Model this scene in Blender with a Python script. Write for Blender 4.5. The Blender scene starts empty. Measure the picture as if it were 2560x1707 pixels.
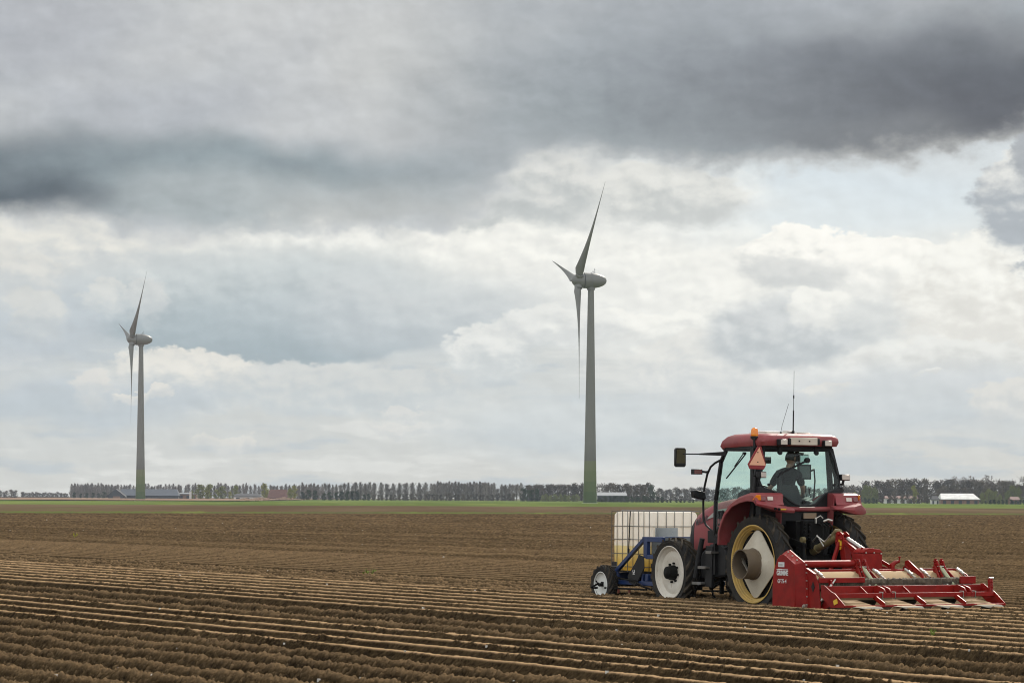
import bpy, bmesh, math, random
import numpy as np
from mathutils import Vector, Matrix, Euler

sc = bpy.context.scene
COL = sc.collection
R = math.radians
PI = math.pi
rnd = random.Random(7)


def lin(r, g, b, a=1.0):
    def f(c):
        c /= 255.0
        return c / 12.92 if c <= 0.04045 else ((c + 0.055) / 1.055) ** 2.4
    return (f(r), f(g), f(b), a)


# ---------------------------------------------------------------- node helper
class NT:
    def __init__(s, tree):
        s.t = tree
        s.n = tree.nodes
        s.l = tree.links

    def new(s, typ, **kw):
        n = s.n.new(typ)
        for k, v in kw.items():
            setattr(n, k, v)
        return n

    def put(s, sock, v):
        if hasattr(v, 'is_output') or isinstance(v, bpy.types.NodeSocket):
            s.l.new(v, sock)
        else:
            sock.default_value = v

    def m(s, op, a, b=0.0, c=0.0, clamp=False):
        n = s.new('ShaderNodeMath', operation=op, use_clamp=clamp)
        s.put(n.inputs[0], a)
        s.put(n.inputs[1], b)
        if op in ('MULTIPLY_ADD', 'COMPARE', 'SMOOTH_MIN', 'SMOOTH_MAX', 'WRAP'):
            s.put(n.inputs[2], c)
        return n.outputs[0]

    def vm(s, op, a, b=None):
        n = s.new('ShaderNodeVectorMath', operation=op)
        s.put(n.inputs[0], a)
        if b is not None:
            if op == 'SCALE':
                s.put(n.inputs['Scale'], b)
            else:
                s.put(n.inputs[1], b)
        return n.outputs['Value'] if op in ('LENGTH', 'DOT_PRODUCT', 'DISTANCE') else n.outputs['Vector']

    def step(s, x, a, b, lo=0.0, hi=1.0, smooth=True):
        n = s.new('ShaderNodeMapRange')
        n.interpolation_type = 'SMOOTHSTEP' if smooth else 'LINEAR'
        s.put(n.inputs['Value'], x)
        s.put(n.inputs['From Min'], a)
        s.put(n.inputs['From Max'], b)
        s.put(n.inputs['To Min'], lo)
        s.put(n.inputs['To Max'], hi)
        return n.outputs['Result']

    def mix(s, f, a, b, blend='MIX'):
        n = s.new('ShaderNodeMix', data_type='RGBA', blend_type=blend)
        s.put(n.inputs['Factor'], f)
        s.put(n.inputs[6], a)
        s.put(n.inputs[7], b)
        return n.outputs[2]

    def comb(s, x, y, z=0.0):
        n = s.new('ShaderNodeCombineXYZ')
        s.put(n.inputs[0], x)
        s.put(n.inputs[1], y)
        s.put(n.inputs[2], z)
        return n.outputs[0]

    def sep(s, v):
        n = s.new('ShaderNodeSeparateXYZ')
        s.put(n.inputs[0], v)
        return n.outputs

    def noise(s, vec, scale, detail=2.0, rough=0.5, color=False, dist=0.0):
        n = s.new('ShaderNodeTexNoise')
        if vec is not None:
            s.put(n.inputs['Vector'], vec)
        s.put(n.inputs['Scale'], scale)
        s.put(n.inputs['Detail'], detail)
        s.put(n.inputs['Roughness'], rough)
        s.put(n.inputs['Distortion'], dist)
        return n.outputs['Color'] if color else n.outputs[0]

    def ramp(s, f, stops, interp='LINEAR'):
        n = s.new('ShaderNodeValToRGB')
        cr = n.color_ramp
        cr.interpolation = interp
        while len(cr.elements) < len(stops):
            cr.elements.new(0.5)
        for e, (p, c) in zip(cr.elements, stops):
            e.position = p
            e.color = c if len(c) == 4 else (*c, 1.0)
        s.put(n.inputs[0], f)
        return n.outputs[0]


# ---------------------------------------------------------------- camera
CAM_H = 1.7
cam_d = bpy.data.cameras.new('camera')
cam = bpy.data.objects.new('camera', cam_d)
COL.objects.link(cam)
cam.location = (0, 0, CAM_H)
cam.rotation_euler = (R(90), -0.0046, 0)
cam_d.sensor_width = 36
cam_d.lens = 7550 / 2560 * 36
cam_d.shift_y = 391.5 / 2560
cam_d.clip_start = 0.5
cam_d.clip_end = 20000
sc.camera = cam

sc.view_settings.view_transform = 'Standard'
sc.view_settings.look = 'None'
sc.view_settings.exposure = 0
sc.view_settings.gamma = 1
sc.view_settings.use_curve_mapping = False
sc.cycles.use_denoising = True
sc.cycles.denoiser = 'OPENIMAGEDENOISE'
sc.cycles.denoising_input_passes = 'RGB_ALBEDO_NORMAL'
sc.cycles.denoising_prefilter = 'ACCURATE'
sc.cycles.filter_width = 1.05
sc.cycles.sample_clamp_indirect = 4.0
sc.cycles.max_bounces = 8
sc.cycles.transparent_max_bounces = 24
sc.cycles.volume_bounces = 0
sc.cycles.volume_step_rate = 4

# ---------------------------------------------------------------- sun
SUN_AZ, SUN_EL = R(22), R(35)           # to the right of +Y, above the horizon
to_sun = Vector((math.sin(SUN_AZ) * math.cos(SUN_EL), math.cos(SUN_AZ) * math.cos(SUN_EL), math.sin(SUN_EL)))
sun_d = bpy.data.lights.new('sun', 'SUN')
sun_d.energy = 4.2
sun_d.angle = R(0.6)
sun_d.color = (1.0, 0.93, 0.83)
sun = bpy.data.objects.new('sun', sun_d)
COL.objects.link(sun)
sun.rotation_euler = (-to_sun).to_track_quat('-Z', 'Y').to_euler()
sun.location = (60, 140, 120)
# ---------------------------------------------------------------- sky: clear-air sky texture behind banks of cloud
world = bpy.data.worlds.new('World')
sc.world = world
world.use_nodes = True
wt = NT(world.node_tree)
wt.n.clear()


def build_sky():
    t = wt
    out = t.new('ShaderNodeOutputWorld')
    bg = t.new('ShaderNodeBackground')
    t.l.new(bg.outputs[0], out.inputs[0])
    tc = t.new('ShaderNodeTexCoord')
    dirv = tc.outputs['Generated']
    d = t.sep(dirv)
    # U: azimuth, V: angle below a line 9.4 degrees up; unit = 0.76 degrees
    U = t.m('MULTIPLY_ADD', t.m('ARCTAN2', d[0], d[1]), 75.5, 12.8)
    V = t.m('MULTIPLY_ADD', t.m('ARCSINE', d[2]), -75.5, 12.45)
    P = t.comb(U, V)
    # clear air
    sky = t.new('ShaderNodeTexSky')
    sky.sky_type = 'NISHITA'
    sky.sun_disc = False
    sky.sun_elevation = SUN_EL
    sky.sun_rotation = SUN_AZ
    sky.air_density = 1.0
    sky.dust_density = 2.0
    skyc = t.vm('SCALE', sky.outputs[0], 0.06)

    # turbulence fields shared by all clouds
    Pa = t.comb(U, t.m('MULTIPLY', V, 1.5))
    def warp(vec, scale, detail, rough, ax, ay):
        c = t.noise(vec, scale, detail, rough, color=True)
        c = t.vm('SUBTRACT', c, (0.5, 0.5, 0.5))
        return t.vm('MULTIPLY', c, (ax, ay, 0.0))
    w_soft = warp(Pa, 0.33, 2.5, 0.5, 3.0, 1.5)
    w_puff = warp(t.vm('ADD', Pa, (31.0, 7.0, 0.0)), 0.8, 8.0, 0.62, 2.0, 1.35)
    P_soft = t.vm('ADD', P, w_soft)
    P_puff = t.vm('ADD', P, w_puff)
    P_mid = t.vm('ADD', t.vm('ADD', P, t.vm('SCALE', w_soft, 0.6)), t.vm('SCALE', w_puff, 0.75))
    P_base = t.vm('ADD', t.vm('ADD', P, t.vm('SCALE', w_soft, 0.35)), t.vm('SCALE', w_puff, 0.38))
    WARP = {'s': P_soft, 'p': P_puff, 'm': P_mid, 'b': P_base}
    Pr = t.vm('ADD', Pa, t.vm('SCALE', w_puff, 0.25))
    fine = t.noise(t.vm('ADD', Pr, (3.0, 50.0, 0.0)), 1.15, 4.0, 0.5)
    fine_up = t.noise(t.vm('ADD', Pr, (2.84, 50.22, 0.0)), 1.15, 4.0, 0.5)
    relief = t.m('SUBTRACT', fine, fine_up)      # lit from the upper right

    # thin veil near and far
    veil = t.ramp(t.step(V, -4.0, 13.0, smooth=False), [
        (0.0, lin(176, 184, 192)), (0.45, lin(205, 214, 223)), (0.62, lin(222, 226, 228)),
        (0.76, lin(202, 208, 212)), (0.88, lin(205, 210, 212)), (0.955, lin(211, 213, 212)), (1.0, lin(209, 209, 206))])
    base = t.mix(0.86, skyc, veil)
    # long flat streaks of distant stratocumulus
    stv = t.comb(t.m('MULTIPLY', U, 0.22), t.m('MULTIPLY', V, 1.15))
    st = t.noise(t.vm('ADD', stv, t.vm('SCALE', w_puff, 0.18)), 0.8, 5.0, 0.55)
    low = t.step(V, 6.3, 9.0)
    base = t.mix(t.m('MULTIPLY', t.step(st, 0.50, 0.60), t.m('MULTIPLY', low, 0.72)), base, lin(184, 192, 198))
    base = t.mix(t.m('MULTIPLY', t.step(st, 0.48, 0.40), t.m('MULTIPLY', low, 0.7)), base, lin(222, 222, 219))

    col = base

    def puff(col, kind, u, v, ru, rv, soft, top, bot, op=1.0, rel=1.2, split=0.0):
        soft = soft * (1.0 if kind == 's' else 0.75)
        # the tiny dependence on the colour below keeps the clouds evaluated one after another
        n = t.new('ShaderNodeVectorMath', operation='MULTIPLY_ADD')
        t.put(n.inputs[0], col)
        t.put(n.inputs[1], (1e-7, 1e-7, 0.0))
        t.put(n.inputs[2], WARP[kind])
        q = t.vm('SUBTRACT', n.outputs[0], (u, v, 0.0))
        q = t.vm('MULTIPLY', q, (1.0 / ru, 1.0 / rv, 0.0))
        L = t.vm('LENGTH', q)
        qy = t.sep(q)[1]
        if kind == 'b':                       # crisp, flat base
            sf = t.step(qy, -0.5, 0.6, soft, soft * 0.22)
            mask = t.step(L, t.m('ADD', sf, 1.0), t.m('SUBTRACT', 1.0, sf))
            sh = t.m('MULTIPLY_ADD', relief, -rel * 2.6, qy)
            shade = t.mix(t.step(sh, -0.75 + split, 0.75 + split), lin(*top), lin(*bot))
            return t.mix(t.m('MULTIPLY', mask, op), col, shade)
        sf = t.step(qy, -0.7, 0.6, soft * 0.4, soft) if kind == 'p' else soft
        mask = t.step(L, t.m('ADD', sf, 1.0), t.m('SUBTRACT', 1.0, sf)) if kind == 'p' else t.step(L, 1.0 + soft, 1.0 - soft)
        sh = t.m('MULTIPLY_ADD', relief, -rel * 2.6, qy)
        shade = t.mix(t.step(sh, -0.75 + split, 0.75 + split), lin(*top), lin(*bot))
        return t.mix(t.m('MULTIPLY', mask, op), col, shade)

    for a in PUFFS_LOW:
        col = puff(col, *a)

    # the near, dark deck: its lower edge is a line over azimuth, frayed by turbulence
    fc = t.new('ShaderNodeFloatCurve')
    cv = fc.mapping.curves[0]
    pts = [((u + 6) / 38.0, v / 10.0) for u, v in DECK_EDGE]
    cv.points[0].location = pts[0]
    cv.points[1].location = pts[-1]
    for p in pts[1:-1]:
        cv.points.new(*p)
    fc.mapping.update()
    sw = t.sep(P_mid)
    t.put(fc.inputs['Value'], t.m('DIVIDE', t.m('ADD', sw[0], 6.0), 38.0))
    edge = t.m('MULTIPLY_ADD', fc.outputs[0], 10.0, 0.3)
    dist = t.m('SUBTRACT', edge, sw[1])            # >0 inside the deck
    dist = t.m('ADD', dist, t.m('MULTIPLY', t.m('SUBTRACT', fine, 0.5), 0.9))
    dmask = t.step(dist, -0.15, 0.34)
    dtex = t.noise(t.vm('ADD', t.comb(t.m('MULTIPLY', U, 0.5), V), t.vm('SCALE', w_soft, 0.5)), 0.5, 5.0, 0.5)
    deck = t.ramp(t.step(dtex, 0.28, 0.72, smooth=False), [
        (0.0, lin(158, 165, 172)), (0.5, lin(182, 186, 191)), (1.0, lin(202, 204, 206))])
    for a in PUFFS_DECK:
        deck = puff(deck, *a)
    deck = t.mix(t.step(dist, 0.75, 0.0), deck, t.mix(0.45, deck, lin(226, 226, 224)))
    dsh = t.m('MULTIPLY_ADD', t.m('SUBTRACT', t.noise(t.vm('ADD', Pa, t.vm('SCALE', w_puff, 0.4)), 0.9, 6.0, 0.6), 0.5), 0.36, 1.0)
    deck = t.vm('MULTIPLY', deck, t.comb(dsh, dsh, dsh))
    col = t.mix(dmask, col, deck)
    for a in PUFFS_FRONT:
        col = puff(col, *a)
    col = t.vm('MULTIPLY', col, (1.0, 1.0, 0.972))
    # overall fine texture
    ft = t.m('MULTIPLY_ADD', relief, 0.22, 1.0)
    col = t.vm('MULTIPLY', col, t.comb(ft, ft, ft))
    # unseen clouds behind the camera boosted as fill for shaded faces; overhead a little
    sky_fill = t.m('ADD', t.step(d[1], 0.75, -0.35, 1.0, 2.2), t.step(d[2], 0.22, 0.8, 0.0, 0.15))
    col = t.vm('MULTIPLY', col, t.comb(sky_fill, sky_fill, sky_fill))
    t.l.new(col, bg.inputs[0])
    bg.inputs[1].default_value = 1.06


W1, W2, W3 = (244, 243, 238), (232, 232, 229), (220, 221, 219)
G1, G2, G3 = (206, 210, 211), (190, 197, 202), (176, 186, 194)
# kind, centre u, v, radius u, v, softness, top colour, base colour, opacity, relief, split
PUFFS_LOW = [
    # bright band below the deck
    ('m', 9.0, 6.1, 6.5, 0.95, 0.55, W1, W3, 1.0),
    ('m', 2.0, 6.3, 3.6, 0.9, 0.5, (226, 224, 218), (205, 208, 209), 1.0),
    ('m', 15.5, 6.3, 5.5, 1.9, 0.6, W1, W2, 0.95),
    ('m', 22.0, 8.3, 6.0, 2.2, 0.5, W1, W2, 0.9),
    # blue gap
    ('s', 20.6, 5.1, 4.6, 0.95, 0.5, (214, 223, 230), (221, 228, 232), 0.95, 0.2),
    ('m', 16.0, 5.0, 3.2, 0.7, 0.6, (240, 239, 234), (226, 226, 224), 0.8),
    # grey-blue bank behind the left turbine
    ('b', 6.9, 7.75, 4.9, 1.45, 0.50, (200, 206, 208), (160, 173, 180), 1.0, 0.5, -0.1),
    ('b', 7.2, 8.35, 3.2, 0.85, 0.55, (176, 187, 193), (158, 171, 178), 0.8, 0.4),
    ('s', 10.2, 7.9, 3.4, 1.0, 0.5, (205, 209, 211), (186, 193, 198), 0.9, 0.5),
    ('s', 0.6, 8.1, 2.2, 1.2, 0.5, (190, 198, 205), (182, 190, 198), 0.8, 0.5),
    ('p', 0.5, 7.0, 1.1, 0.75, 0.4, (218, 217, 213), (200, 204, 206), 0.9),
    ('p', 1.1, 8.0, 0.8, 0.6, 0.45, (212, 212, 209), (196, 201, 204), 0.75),
    ('p', 2.75, 7.55, 0.62, 0.42, 0.4, (214, 215, 213), (198, 204, 207), 0.85),
    ('p', 3.75, 7.5, 0.5, 0.6, 0.6, (212, 213, 212), (202, 206, 208), 0.7),
    ('p', 12.2, 8.9, 1.2, 0.75, 0.35, W2, G1, 0.9),
    # low white bank under the grey one
    ('p', 4.6, 9.5, 2.1, 0.75, 0.3, (228, 225, 218), (198, 203, 205), 1.0),
    ('p', 8.5, 9.75, 3.4, 0.62, 0.35, (210, 211, 209), (196, 202, 205), 0.85),
    ('s', 2.0, 10.1, 3.2, 0.45, 0.5, (188, 196, 203), (184, 193, 200), 0.8, 0.3),
    ('p', 2.35, 9.75, 0.55, 0.4, 0.45, (220, 217, 212), (203, 206, 207), 0.8),
    ('p', 3.3, 9.95, 0.35, 0.2, 0.4, (224, 221, 215), (206, 208, 208), 0.9),
    ('p', 4.0, 9.9, 0.42, 0.2, 0.4, (224, 221, 215), (206, 208, 208), 0.9),
    ('p', 10.2, 10.3, 0.7, 0.2, 0.5, (222, 220, 216), (206, 208, 208), 0.8),
    ('p', 10.6, 10.7, 1.6, 0.16, 0.5, (222, 220, 216), (206, 208, 208), 0.7),
    ('p', 5.7, 11.15, 0.7, 0.22, 0.5, (222, 219, 213), (207, 208, 207), 0.7),
    ('s', 15.5, 10.6, 4.5, 0.9, 0.5, (208, 213, 215), (200, 206, 209), 0.85, 0.3),
    # the bright masses on the right
    ('p', 16.0, 8.35, 2.4, 0.6, 0.3, W1, (222, 223, 221), 0.9),
    ('p', 14.0, 8.2, 1.6, 0.5, 0.35, W2, (214, 216, 216), 0.8),
    ('p', 17.3, 9.3, 1.6, 0.9, 0.4, (226, 225, 221), (208, 211, 212), 0.75),
    ('p', 20.2, 6.5, 1.75, 0.85, 0.18, (250, 248, 243), (218, 219, 217), 1.0),
    ('p', 22.2, 6.8, 2.2, 0.85, 0.18, (250, 248, 243), W2, 1.0),
    ('p', 24.8, 7.3, 2.6, 1.5, 0.3, W1, (226, 224, 219), 1.0),
    ('m', 19.7, 6.75, 1.25, 0.42, 0.5, (216, 217, 216), (206, 208, 208), 0.85),
    ('m', 19.6, 8.3, 2.0, 0.95, 0.35, (206, 209, 211), (184, 190, 194), 0.9),
    ('p', 20.6, 7.75, 0.9, 0.55, 0.4, W1, W2, 0.85),
    ('m', 21.6, 8.0, 1.0, 0.6, 0.5, (206, 209, 210), (200, 204, 206), 0.7),
    ('p', 23.6, 8.9, 2.4, 0.5, 0.4, W2, (214, 214, 211), 0.8),
    ('s', 23.5, 10.1, 5.0, 0.8, 0.5, (204, 208, 211), (196, 202, 206), 0.85, 0.3),
    ('p', 20.6, 9.72, 0.75, 0.2, 0.4, (224, 222, 217), (208, 210, 210), 0.8),
    ('p', 23.0, 9.3, 0.3, 0.12, 0.5, W2, (214, 214, 211), 0.8),
    ('p', 24.9, 9.95, 0.9, 0.5, 0.45, (224, 221, 215), (208, 209, 208), 0.8),
    # dark torn scraps in front
    ('m', 13.4, 4.75, 1.9, 0.95, 0.45, (216, 216, 214), (190, 194, 195), 0.95),
    ('p', 16.6, 4.9, 1.9, 0.8, 0.4, (222, 222, 219), (196, 199, 199), 0.9),
    ('p', 12.0, 5.2, 1.3, 0.5, 0.4, (206, 208, 208), (188, 192, 193), 0.85),
]
DECK_EDGE = [(-6, 5.3), (0, 5.5), (2.5, 5.75), (4.4, 6.05), (6.5, 5.65), (9, 5.7), (10.8, 5.65), (12.2, 4.9),
             (13.5, 4.05), (15.5, 4.05), (17.5, 4.2), (19.5, 4.1), (22, 3.85), (24, 3.75), (25.2, 3.35), (27, 3.2), (32, 3.6)]
PUFFS_DECK = [
    ('s', 1.0, 0.8, 3.0, 1.4, 0.7, (180, 182, 189), (168, 171, 180), 0.7, 0.3),
    ('s', 8.0, 1.2, 4.5, 2.0, 0.8, (200, 201, 203), (192, 194, 198), 0.8, 0.3),
    ('s', 10.3, 2.2, 2.0, 1.5, 0.7, (208, 208, 207), (198, 199, 201), 0.8, 0.3),
    ('s', 3.5, 2.9, 3.0, 0.7, 0.7, (182, 185, 193), (172, 176, 184), 0.6, 0.3),
    ('s', 0.6, 4.6, 4.6, 0.95, 0.6, (100, 109, 117), (82, 92, 101), 1.0, 0.3),
    ('s', 6.0, 4.3, 5.4, 0.6, 0.7, (140, 152, 159), (132, 144, 151), 0.95, 0.3),
    ('s', 5.2, 5.2, 2.6, 0.75, 0.6, (172, 180, 184), (160, 169, 173), 0.85, 0.3),
    ('s', 9.0, 5.0, 2.6, 0.6, 0.6, (176, 181, 183), (182, 185, 185), 0.8, 0.3),
    ('s', 16.0, 2.2, 5.2, 2.1, 0.7, (158, 164, 171), (144, 152, 158), 1.0, 0.3),
    ('s', 20.5, 2.4, 4.5, 1.7, 0.7, (134, 139, 147), (126, 131, 137), 1.0, 0.3),
    ('s', 25.0, 2.5, 4.2, 1.8, 0.75, (97, 101, 109), (90, 92, 99), 1.0, 0.3),
    ('s', 20.0, -0.2, 6.0, 0.9, 0.8, (168, 172, 180), (158, 163, 171), 0.7, 0.3),
    ('s', 22.5, 3.55, 3.0, 0.4, 0.7, (120, 123, 128), (112, 115, 120), 0.8, 0.3),
]
PUFFS_FRONT = [
    ('p', 25.6, 5.0, 1.3, 1.35, 0.25, (226, 226, 224), (172, 178, 185), 1.0, 1.2, -0.35),
    ('p', 25.9, 3.9, 0.8, 0.7, 0.4, (168, 172, 178), (160, 165, 172), 0.9),
    ('p', 25.8, 6.6, 0.5, 0.5, 0.4, (186, 191, 196), (176, 182, 188), 0.9),
]
build_sky()

world.cycles.sampling_method = 'MANUAL'
world.cycles.sample_map_resolution = 512
# ---------------------------------------------------------------- object helpers
def tag(o, label=None, cat=None, group=None, kind=None):
    if label: o['label'] = label
    if cat: o['category'] = cat
    if group: o['group'] = group
    if kind: o['kind'] = kind
    return o


def thing(name, label, cat, loc=(0, 0, 0), rotz=0.0, group=None):
    o = bpy.data.objects.new(name, None)
    COL.objects.link(o)
    o.empty_display_size = 0.3
    o.location = loc
    o.rotation_euler = (0, 0, rotz)
    return tag(o, label, cat, group)


def copy_tree(o, parent=None):
    c = o.copy()
    COL.objects.link(c)
    if parent is not None:
        c.parent = parent
    for ch in list(o.children):
        copy_tree(ch, c)
    return c


class MB:
    """collects shapes; build() links them as one mesh object"""
    def __init__(s, off=(0, 0, 0)):
        s.v = []
        s.f = []
        s.off = Vector(off)

    def add(s, vs, fs):
        b = len(s.v)
        s.v += [tuple(v) for v in vs]
        s.f += [tuple(i + b for i in f) for f in fs]
        return s

    def box(s, c, size, rot=None):
        hx, hy, hz = size[0] / 2, size[1] / 2, size[2] / 2
        vs = [Vector((x, y, z)) for x in (-hx, hx) for y in (-hy, hy) for z in (-hz, hz)]
        if rot:
            m = Euler(rot).to_matrix()
            vs = [m @ v for v in vs]
        vs = [v + Vector(c) for v in vs]
        return s.add(vs, [(0, 1, 3, 2), (4, 6, 7, 5), (0, 4, 5, 1), (2, 3, 7, 6), (0, 2, 6, 4), (1, 5, 7, 3)])

    def bar(s, p0, p1, w, h, up=(0, 0, 1)):
        """rectangular bar from p0 to p1; w sideways, h along up"""
        p0, p1 = Vector(p0), Vector(p1)
        d = (p1 - p0).normalized()
        u = Vector(up)
        if abs(d.dot(u)) > 0.98:
            u = Vector((1, 0, 0)) if abs(d.x) < 0.9 else Vector((0, 1, 0))
        sd = d.cross(u).normalized()
        u = sd.cross(d).normalized()
        vs = []
        for p in (p0, p1):
            for a, b in ((-1, -1), (1, -1), (1, 1), (-1, 1)):
                vs.append(p + sd * (a * w / 2) + u * (b * h / 2))
        return s.add(vs, [(0, 1, 2, 3), (7, 6, 5, 4), (0, 4, 5, 1), (1, 5, 6, 2), (2, 6, 7, 3), (3, 7, 4, 0)])

    def prism(s, poly, axis, a, b):
        """polygon in the plane across axis ('x','y','z'), extruded from a to b"""
        def mk(p, t):
            if axis == 'y': return (p[0], t, p[1])
            if axis == 'x': return (t, p[0], p[1])
            return (p[0], p[1], t)
        n = len(poly)
        vs = [mk(p, a) for p in poly] + [mk(p, b) for p in poly]
        fs = [tuple(range(n)), tuple(reversed(range(n, 2 * n)))]
        fs += [(i, i + n, (i + 1) % n + n, (i + 1) % n) for i in range(n)]
        return s.add(vs, fs)

    def loft(s, rings, cap0=True, cap1=True, closed=True):
        n = len(rings[0])
        vs = [p for r in rings for p in r]
        fs = []
        for k in range(len(rings) - 1):
            for i in range(n if closed else n - 1):
                j = (i + 1) % n
                fs.append((k * n + i, k * n + j, (k + 1) * n + j, (k + 1) * n + i))
        if cap0: fs.append(tuple(reversed(range(n))))
        if cap1: fs.append(tuple((len(rings) - 1) * n + i for i in range(n)))
        return s.add(vs, fs)

    def tube(s, pts, r, n=8, cap=True):
        pts = [Vector(p) for p in pts]
        rs = r if isinstance(r, (list, tuple)) else [r] * len(pts)
        rings = []
        ref = None
        for i, p in enumerate(pts):
            if i == 0: d = pts[1] - pts[0]
            elif i == len(pts) - 1: d = pts[-1] - pts[-2]
            else: d = (pts[i + 1] - pts[i]).normalized() + (pts[i] - pts[i - 1]).normalized()
            d.normalize()
            if ref is None:
                ref = Vector((0, 0, 1)) if abs(d.z) < 0.9 else Vector((1, 0, 0))
            a = d.cross(ref).normalized()
            b = a.cross(d).normalized()
            ref = b
            rings.append([p + a * (rs[i] * math.cos(2 * PI * k / n)) + b * (rs[i] * math.sin(2 * PI * k / n)) for k in range(n)])
        return s.loft(rings, cap, cap)

    def cyl(s, p0, p1, r0, r1=None, n=16, cap=True):
        return s.tube([p0, p1], [r0, r0 if r1 is None else r1], n, cap)

    def lathe(s, prof, c, axis='y', n=48, a0=0.0, a1=2 * PI, wob=None):
        """prof: list of (along axis, radius)"""
        full = abs(a1 - a0 - 2 * PI) < 1e-6
        m = n if full else n + 1
        c = Vector(c)
        vs = []
        for (t, r) in prof:
            for k in range(m):
                a = a0 + (a1 - a0) * k / n
                if axis == 'y': p = (r * math.cos(a), t, r * math.sin(a))
                elif axis == 'x': p = (t, r * math.cos(a), r * math.sin(a))
                else: p = (r * math.cos(a), r * math.sin(a), t)
                vs.append(c + Vector(p))
        fs = []
        for j in range(len(prof) - 1):
            for k in range(n):
                k2 = (k + 1) % m
                fs.append((j * m + k, j * m + k2, (j + 1) * m + k2, (j + 1) * m + k))
        return s.add(vs, fs)

    def ball(s, c, r, n=12, sc=(1, 1, 1)):
        prof = [(-r * math.cos(PI * i / n), max(1e-4, r * math.sin(PI * i / n))) for i in range(n + 1)]
        b = len(s.v)
        s.lathe(prof, (0, 0, 0), 'z', n * 2)
        for i in range(b, len(s.v)):
            v = s.v[i]
            s.v[i] = (v[0] * sc[0] + c[0], v[1] * sc[1] + c[1], v[2] * sc[2] + c[2])
        return s

    def mirror_y(s):
        b = len(s.v)
        nf = len(s.f)
        s.v += [(x, -y, z) for x, y, z in s.v]
        s.f += [tuple(i + b for i in reversed(f)) for f in s.f[:nf]]
        return s

    def build(s, name, mat, parent=None, bevel=0.0, smooth=None, seg=2, label=None):
        me = bpy.data.meshes.new(name)
        o = s.off
        me.from_pydata([(x - o.x, y - o.y, z - o.z) for x, y, z in s.v], [], s.f)
        bm = bmesh.new()
        bm.from_mesh(me)
        bmesh.ops.recalc_face_normals(bm, faces=bm.faces)
        bm.to_mesh(me)
        bm.free()
        me.materials.append(mat)
        ob = bpy.data.objects.new(name, me)
        COL.objects.link(ob)
        if parent is not None:
            ob.parent = parent
        if smooth is None:
            smooth = R(38)
        if smooth:
            me.shade_smooth()
            try:
                me.set_sharp_from_angle(angle=smooth)
            except Exception:
                pass
        if bevel > 0:
            bv = ob.modifiers.new('bevel', 'BEVEL')
            bv.width = bevel
            bv.segments = seg
            bv.limit_method = 'ANGLE'
            bv.angle_limit = R(40)
            bv.harden_normals = False
        if label:
            ob['label'] = label
        return ob


# ---------------------------------------------------------------- materials
def mat_new(name):
    m = bpy.data.materials.new(name)
    m.use_nodes = True
    t = NT(m.node_tree)
    b = t.n['Principled BSDF']
    return m, t, b


def paint(name, col, rough=0.4, metal=0.0, vary=0.15, scale=6.0, dust=0.0, dustcol=(0.22, 0.16, 0.10, 1), coat=0.0, bump=0.0, spots=0.0, spec=0.5):
    m, t, b = mat_new(name)
    tc = t.new('ShaderNodeTexCoord').outputs['Object']
    n1 = t.noise(tc, scale, 6.0, 0.6)
    c = t.mix(t.step(n1, 0.3, 0.7), tuple(x * (1 - vary) for x in col[:3]) + (1,), tuple(min(1, x * (1 + vary)) for x in col[:3]) + (1,))
    if dust > 0:
        n2 = t.noise(t.vm('ADD', tc, (5, 3, 1)), scale * 0.7, 8.0, 0.65)
        n3 = t.noise(tc, scale * 9, 4.0, 0.6)
        f = t.m('MULTIPLY', t.step(t.m('MULTIPLY_ADD', n3, 0.25, n2), 0.40, 0.85), dust, clamp=True)
        c = t.mix(f, c, dustcol)
        t.put(b.inputs['Roughness'], t.m('MULTIPLY_ADD', f, 0.5, rough, clamp=True))
    else:
        t.put(b.inputs['Roughness'], t.m('MULTIPLY_ADD', n1, 0.15, rough - 0.07))
    if spots > 0:
        n4 = t.noise(t.vm('ADD', tc, (1, 9, 4)), scale * 5, 3.0, 0.55)
        c = t.mix(t.m('MULTIPLY', t.step(n4, 0.64, 0.70), spots), c, dustcol)
    t.put(b.inputs['Base Color'], c)
    b.inputs['Metallic'].default_value = metal
    b.inputs['Specular IOR Level'].default_value = spec
    if coat:
        b.inputs['Coat Weight'].default_value = coat
        b.inputs['Coat Roughness'].default_value = 0.15
    if bump:
        bp = t.new('ShaderNodeBump')
        bp.inputs['Strength'].default_value = bump
        bp.inputs['Distance'].default_value = 0.01
        t.put(bp.inputs['Height'], t.noise(tc, scale * 8, 5.0, 0.6))
        t.l.new(bp.outputs[0], b.inputs['Normal'])
    return m
# ---------------------------------------------------------------- the field
TH = R(29.3)                               # direction of the rows, left of +Y
CT, ST = math.cos(TH), math.sin(TH)
TR_O = Vector((4.477, 47.316, 0.0))        # below the middle of the tractor's rear axle
TR_Q = TR_O.x * CT + TR_O.y * ST
TR_S = -TR_O.x * ST + TR_O.y * CT


def hash2(ix, iy, seed):
    h = (ix.astype(np.int64) * 374761393 + iy.astype(np.int64) * 668265263 + seed * 974711) & 0x7fffffff
    h = ((h ^ (h >> 13)) * 1274126177) & 0x7fffffff
    h = (h ^ (h >> 16)) & 0xffff
    return h.astype(np.float32) / 65535.0


def vnoise(x, y, seed):
    ix, iy = np.floor(x), np.floor(y)
    fx, fy = (x - ix).astype(np.float32), (y - iy).astype(np.float32)
    fx = fx * fx * (3 - 2 * fx)
    fy = fy * fy * (3 - 2 * fy)
    a, b = hash2(ix, iy, seed), hash2(ix + 1, iy, seed)
    c, d = hash2(ix, iy + 1, seed), hash2(ix + 1, iy + 1, seed)
    return (a + (b - a) * fx) * (1 - fy) + (c + (d - c) * fx) * fy


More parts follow.
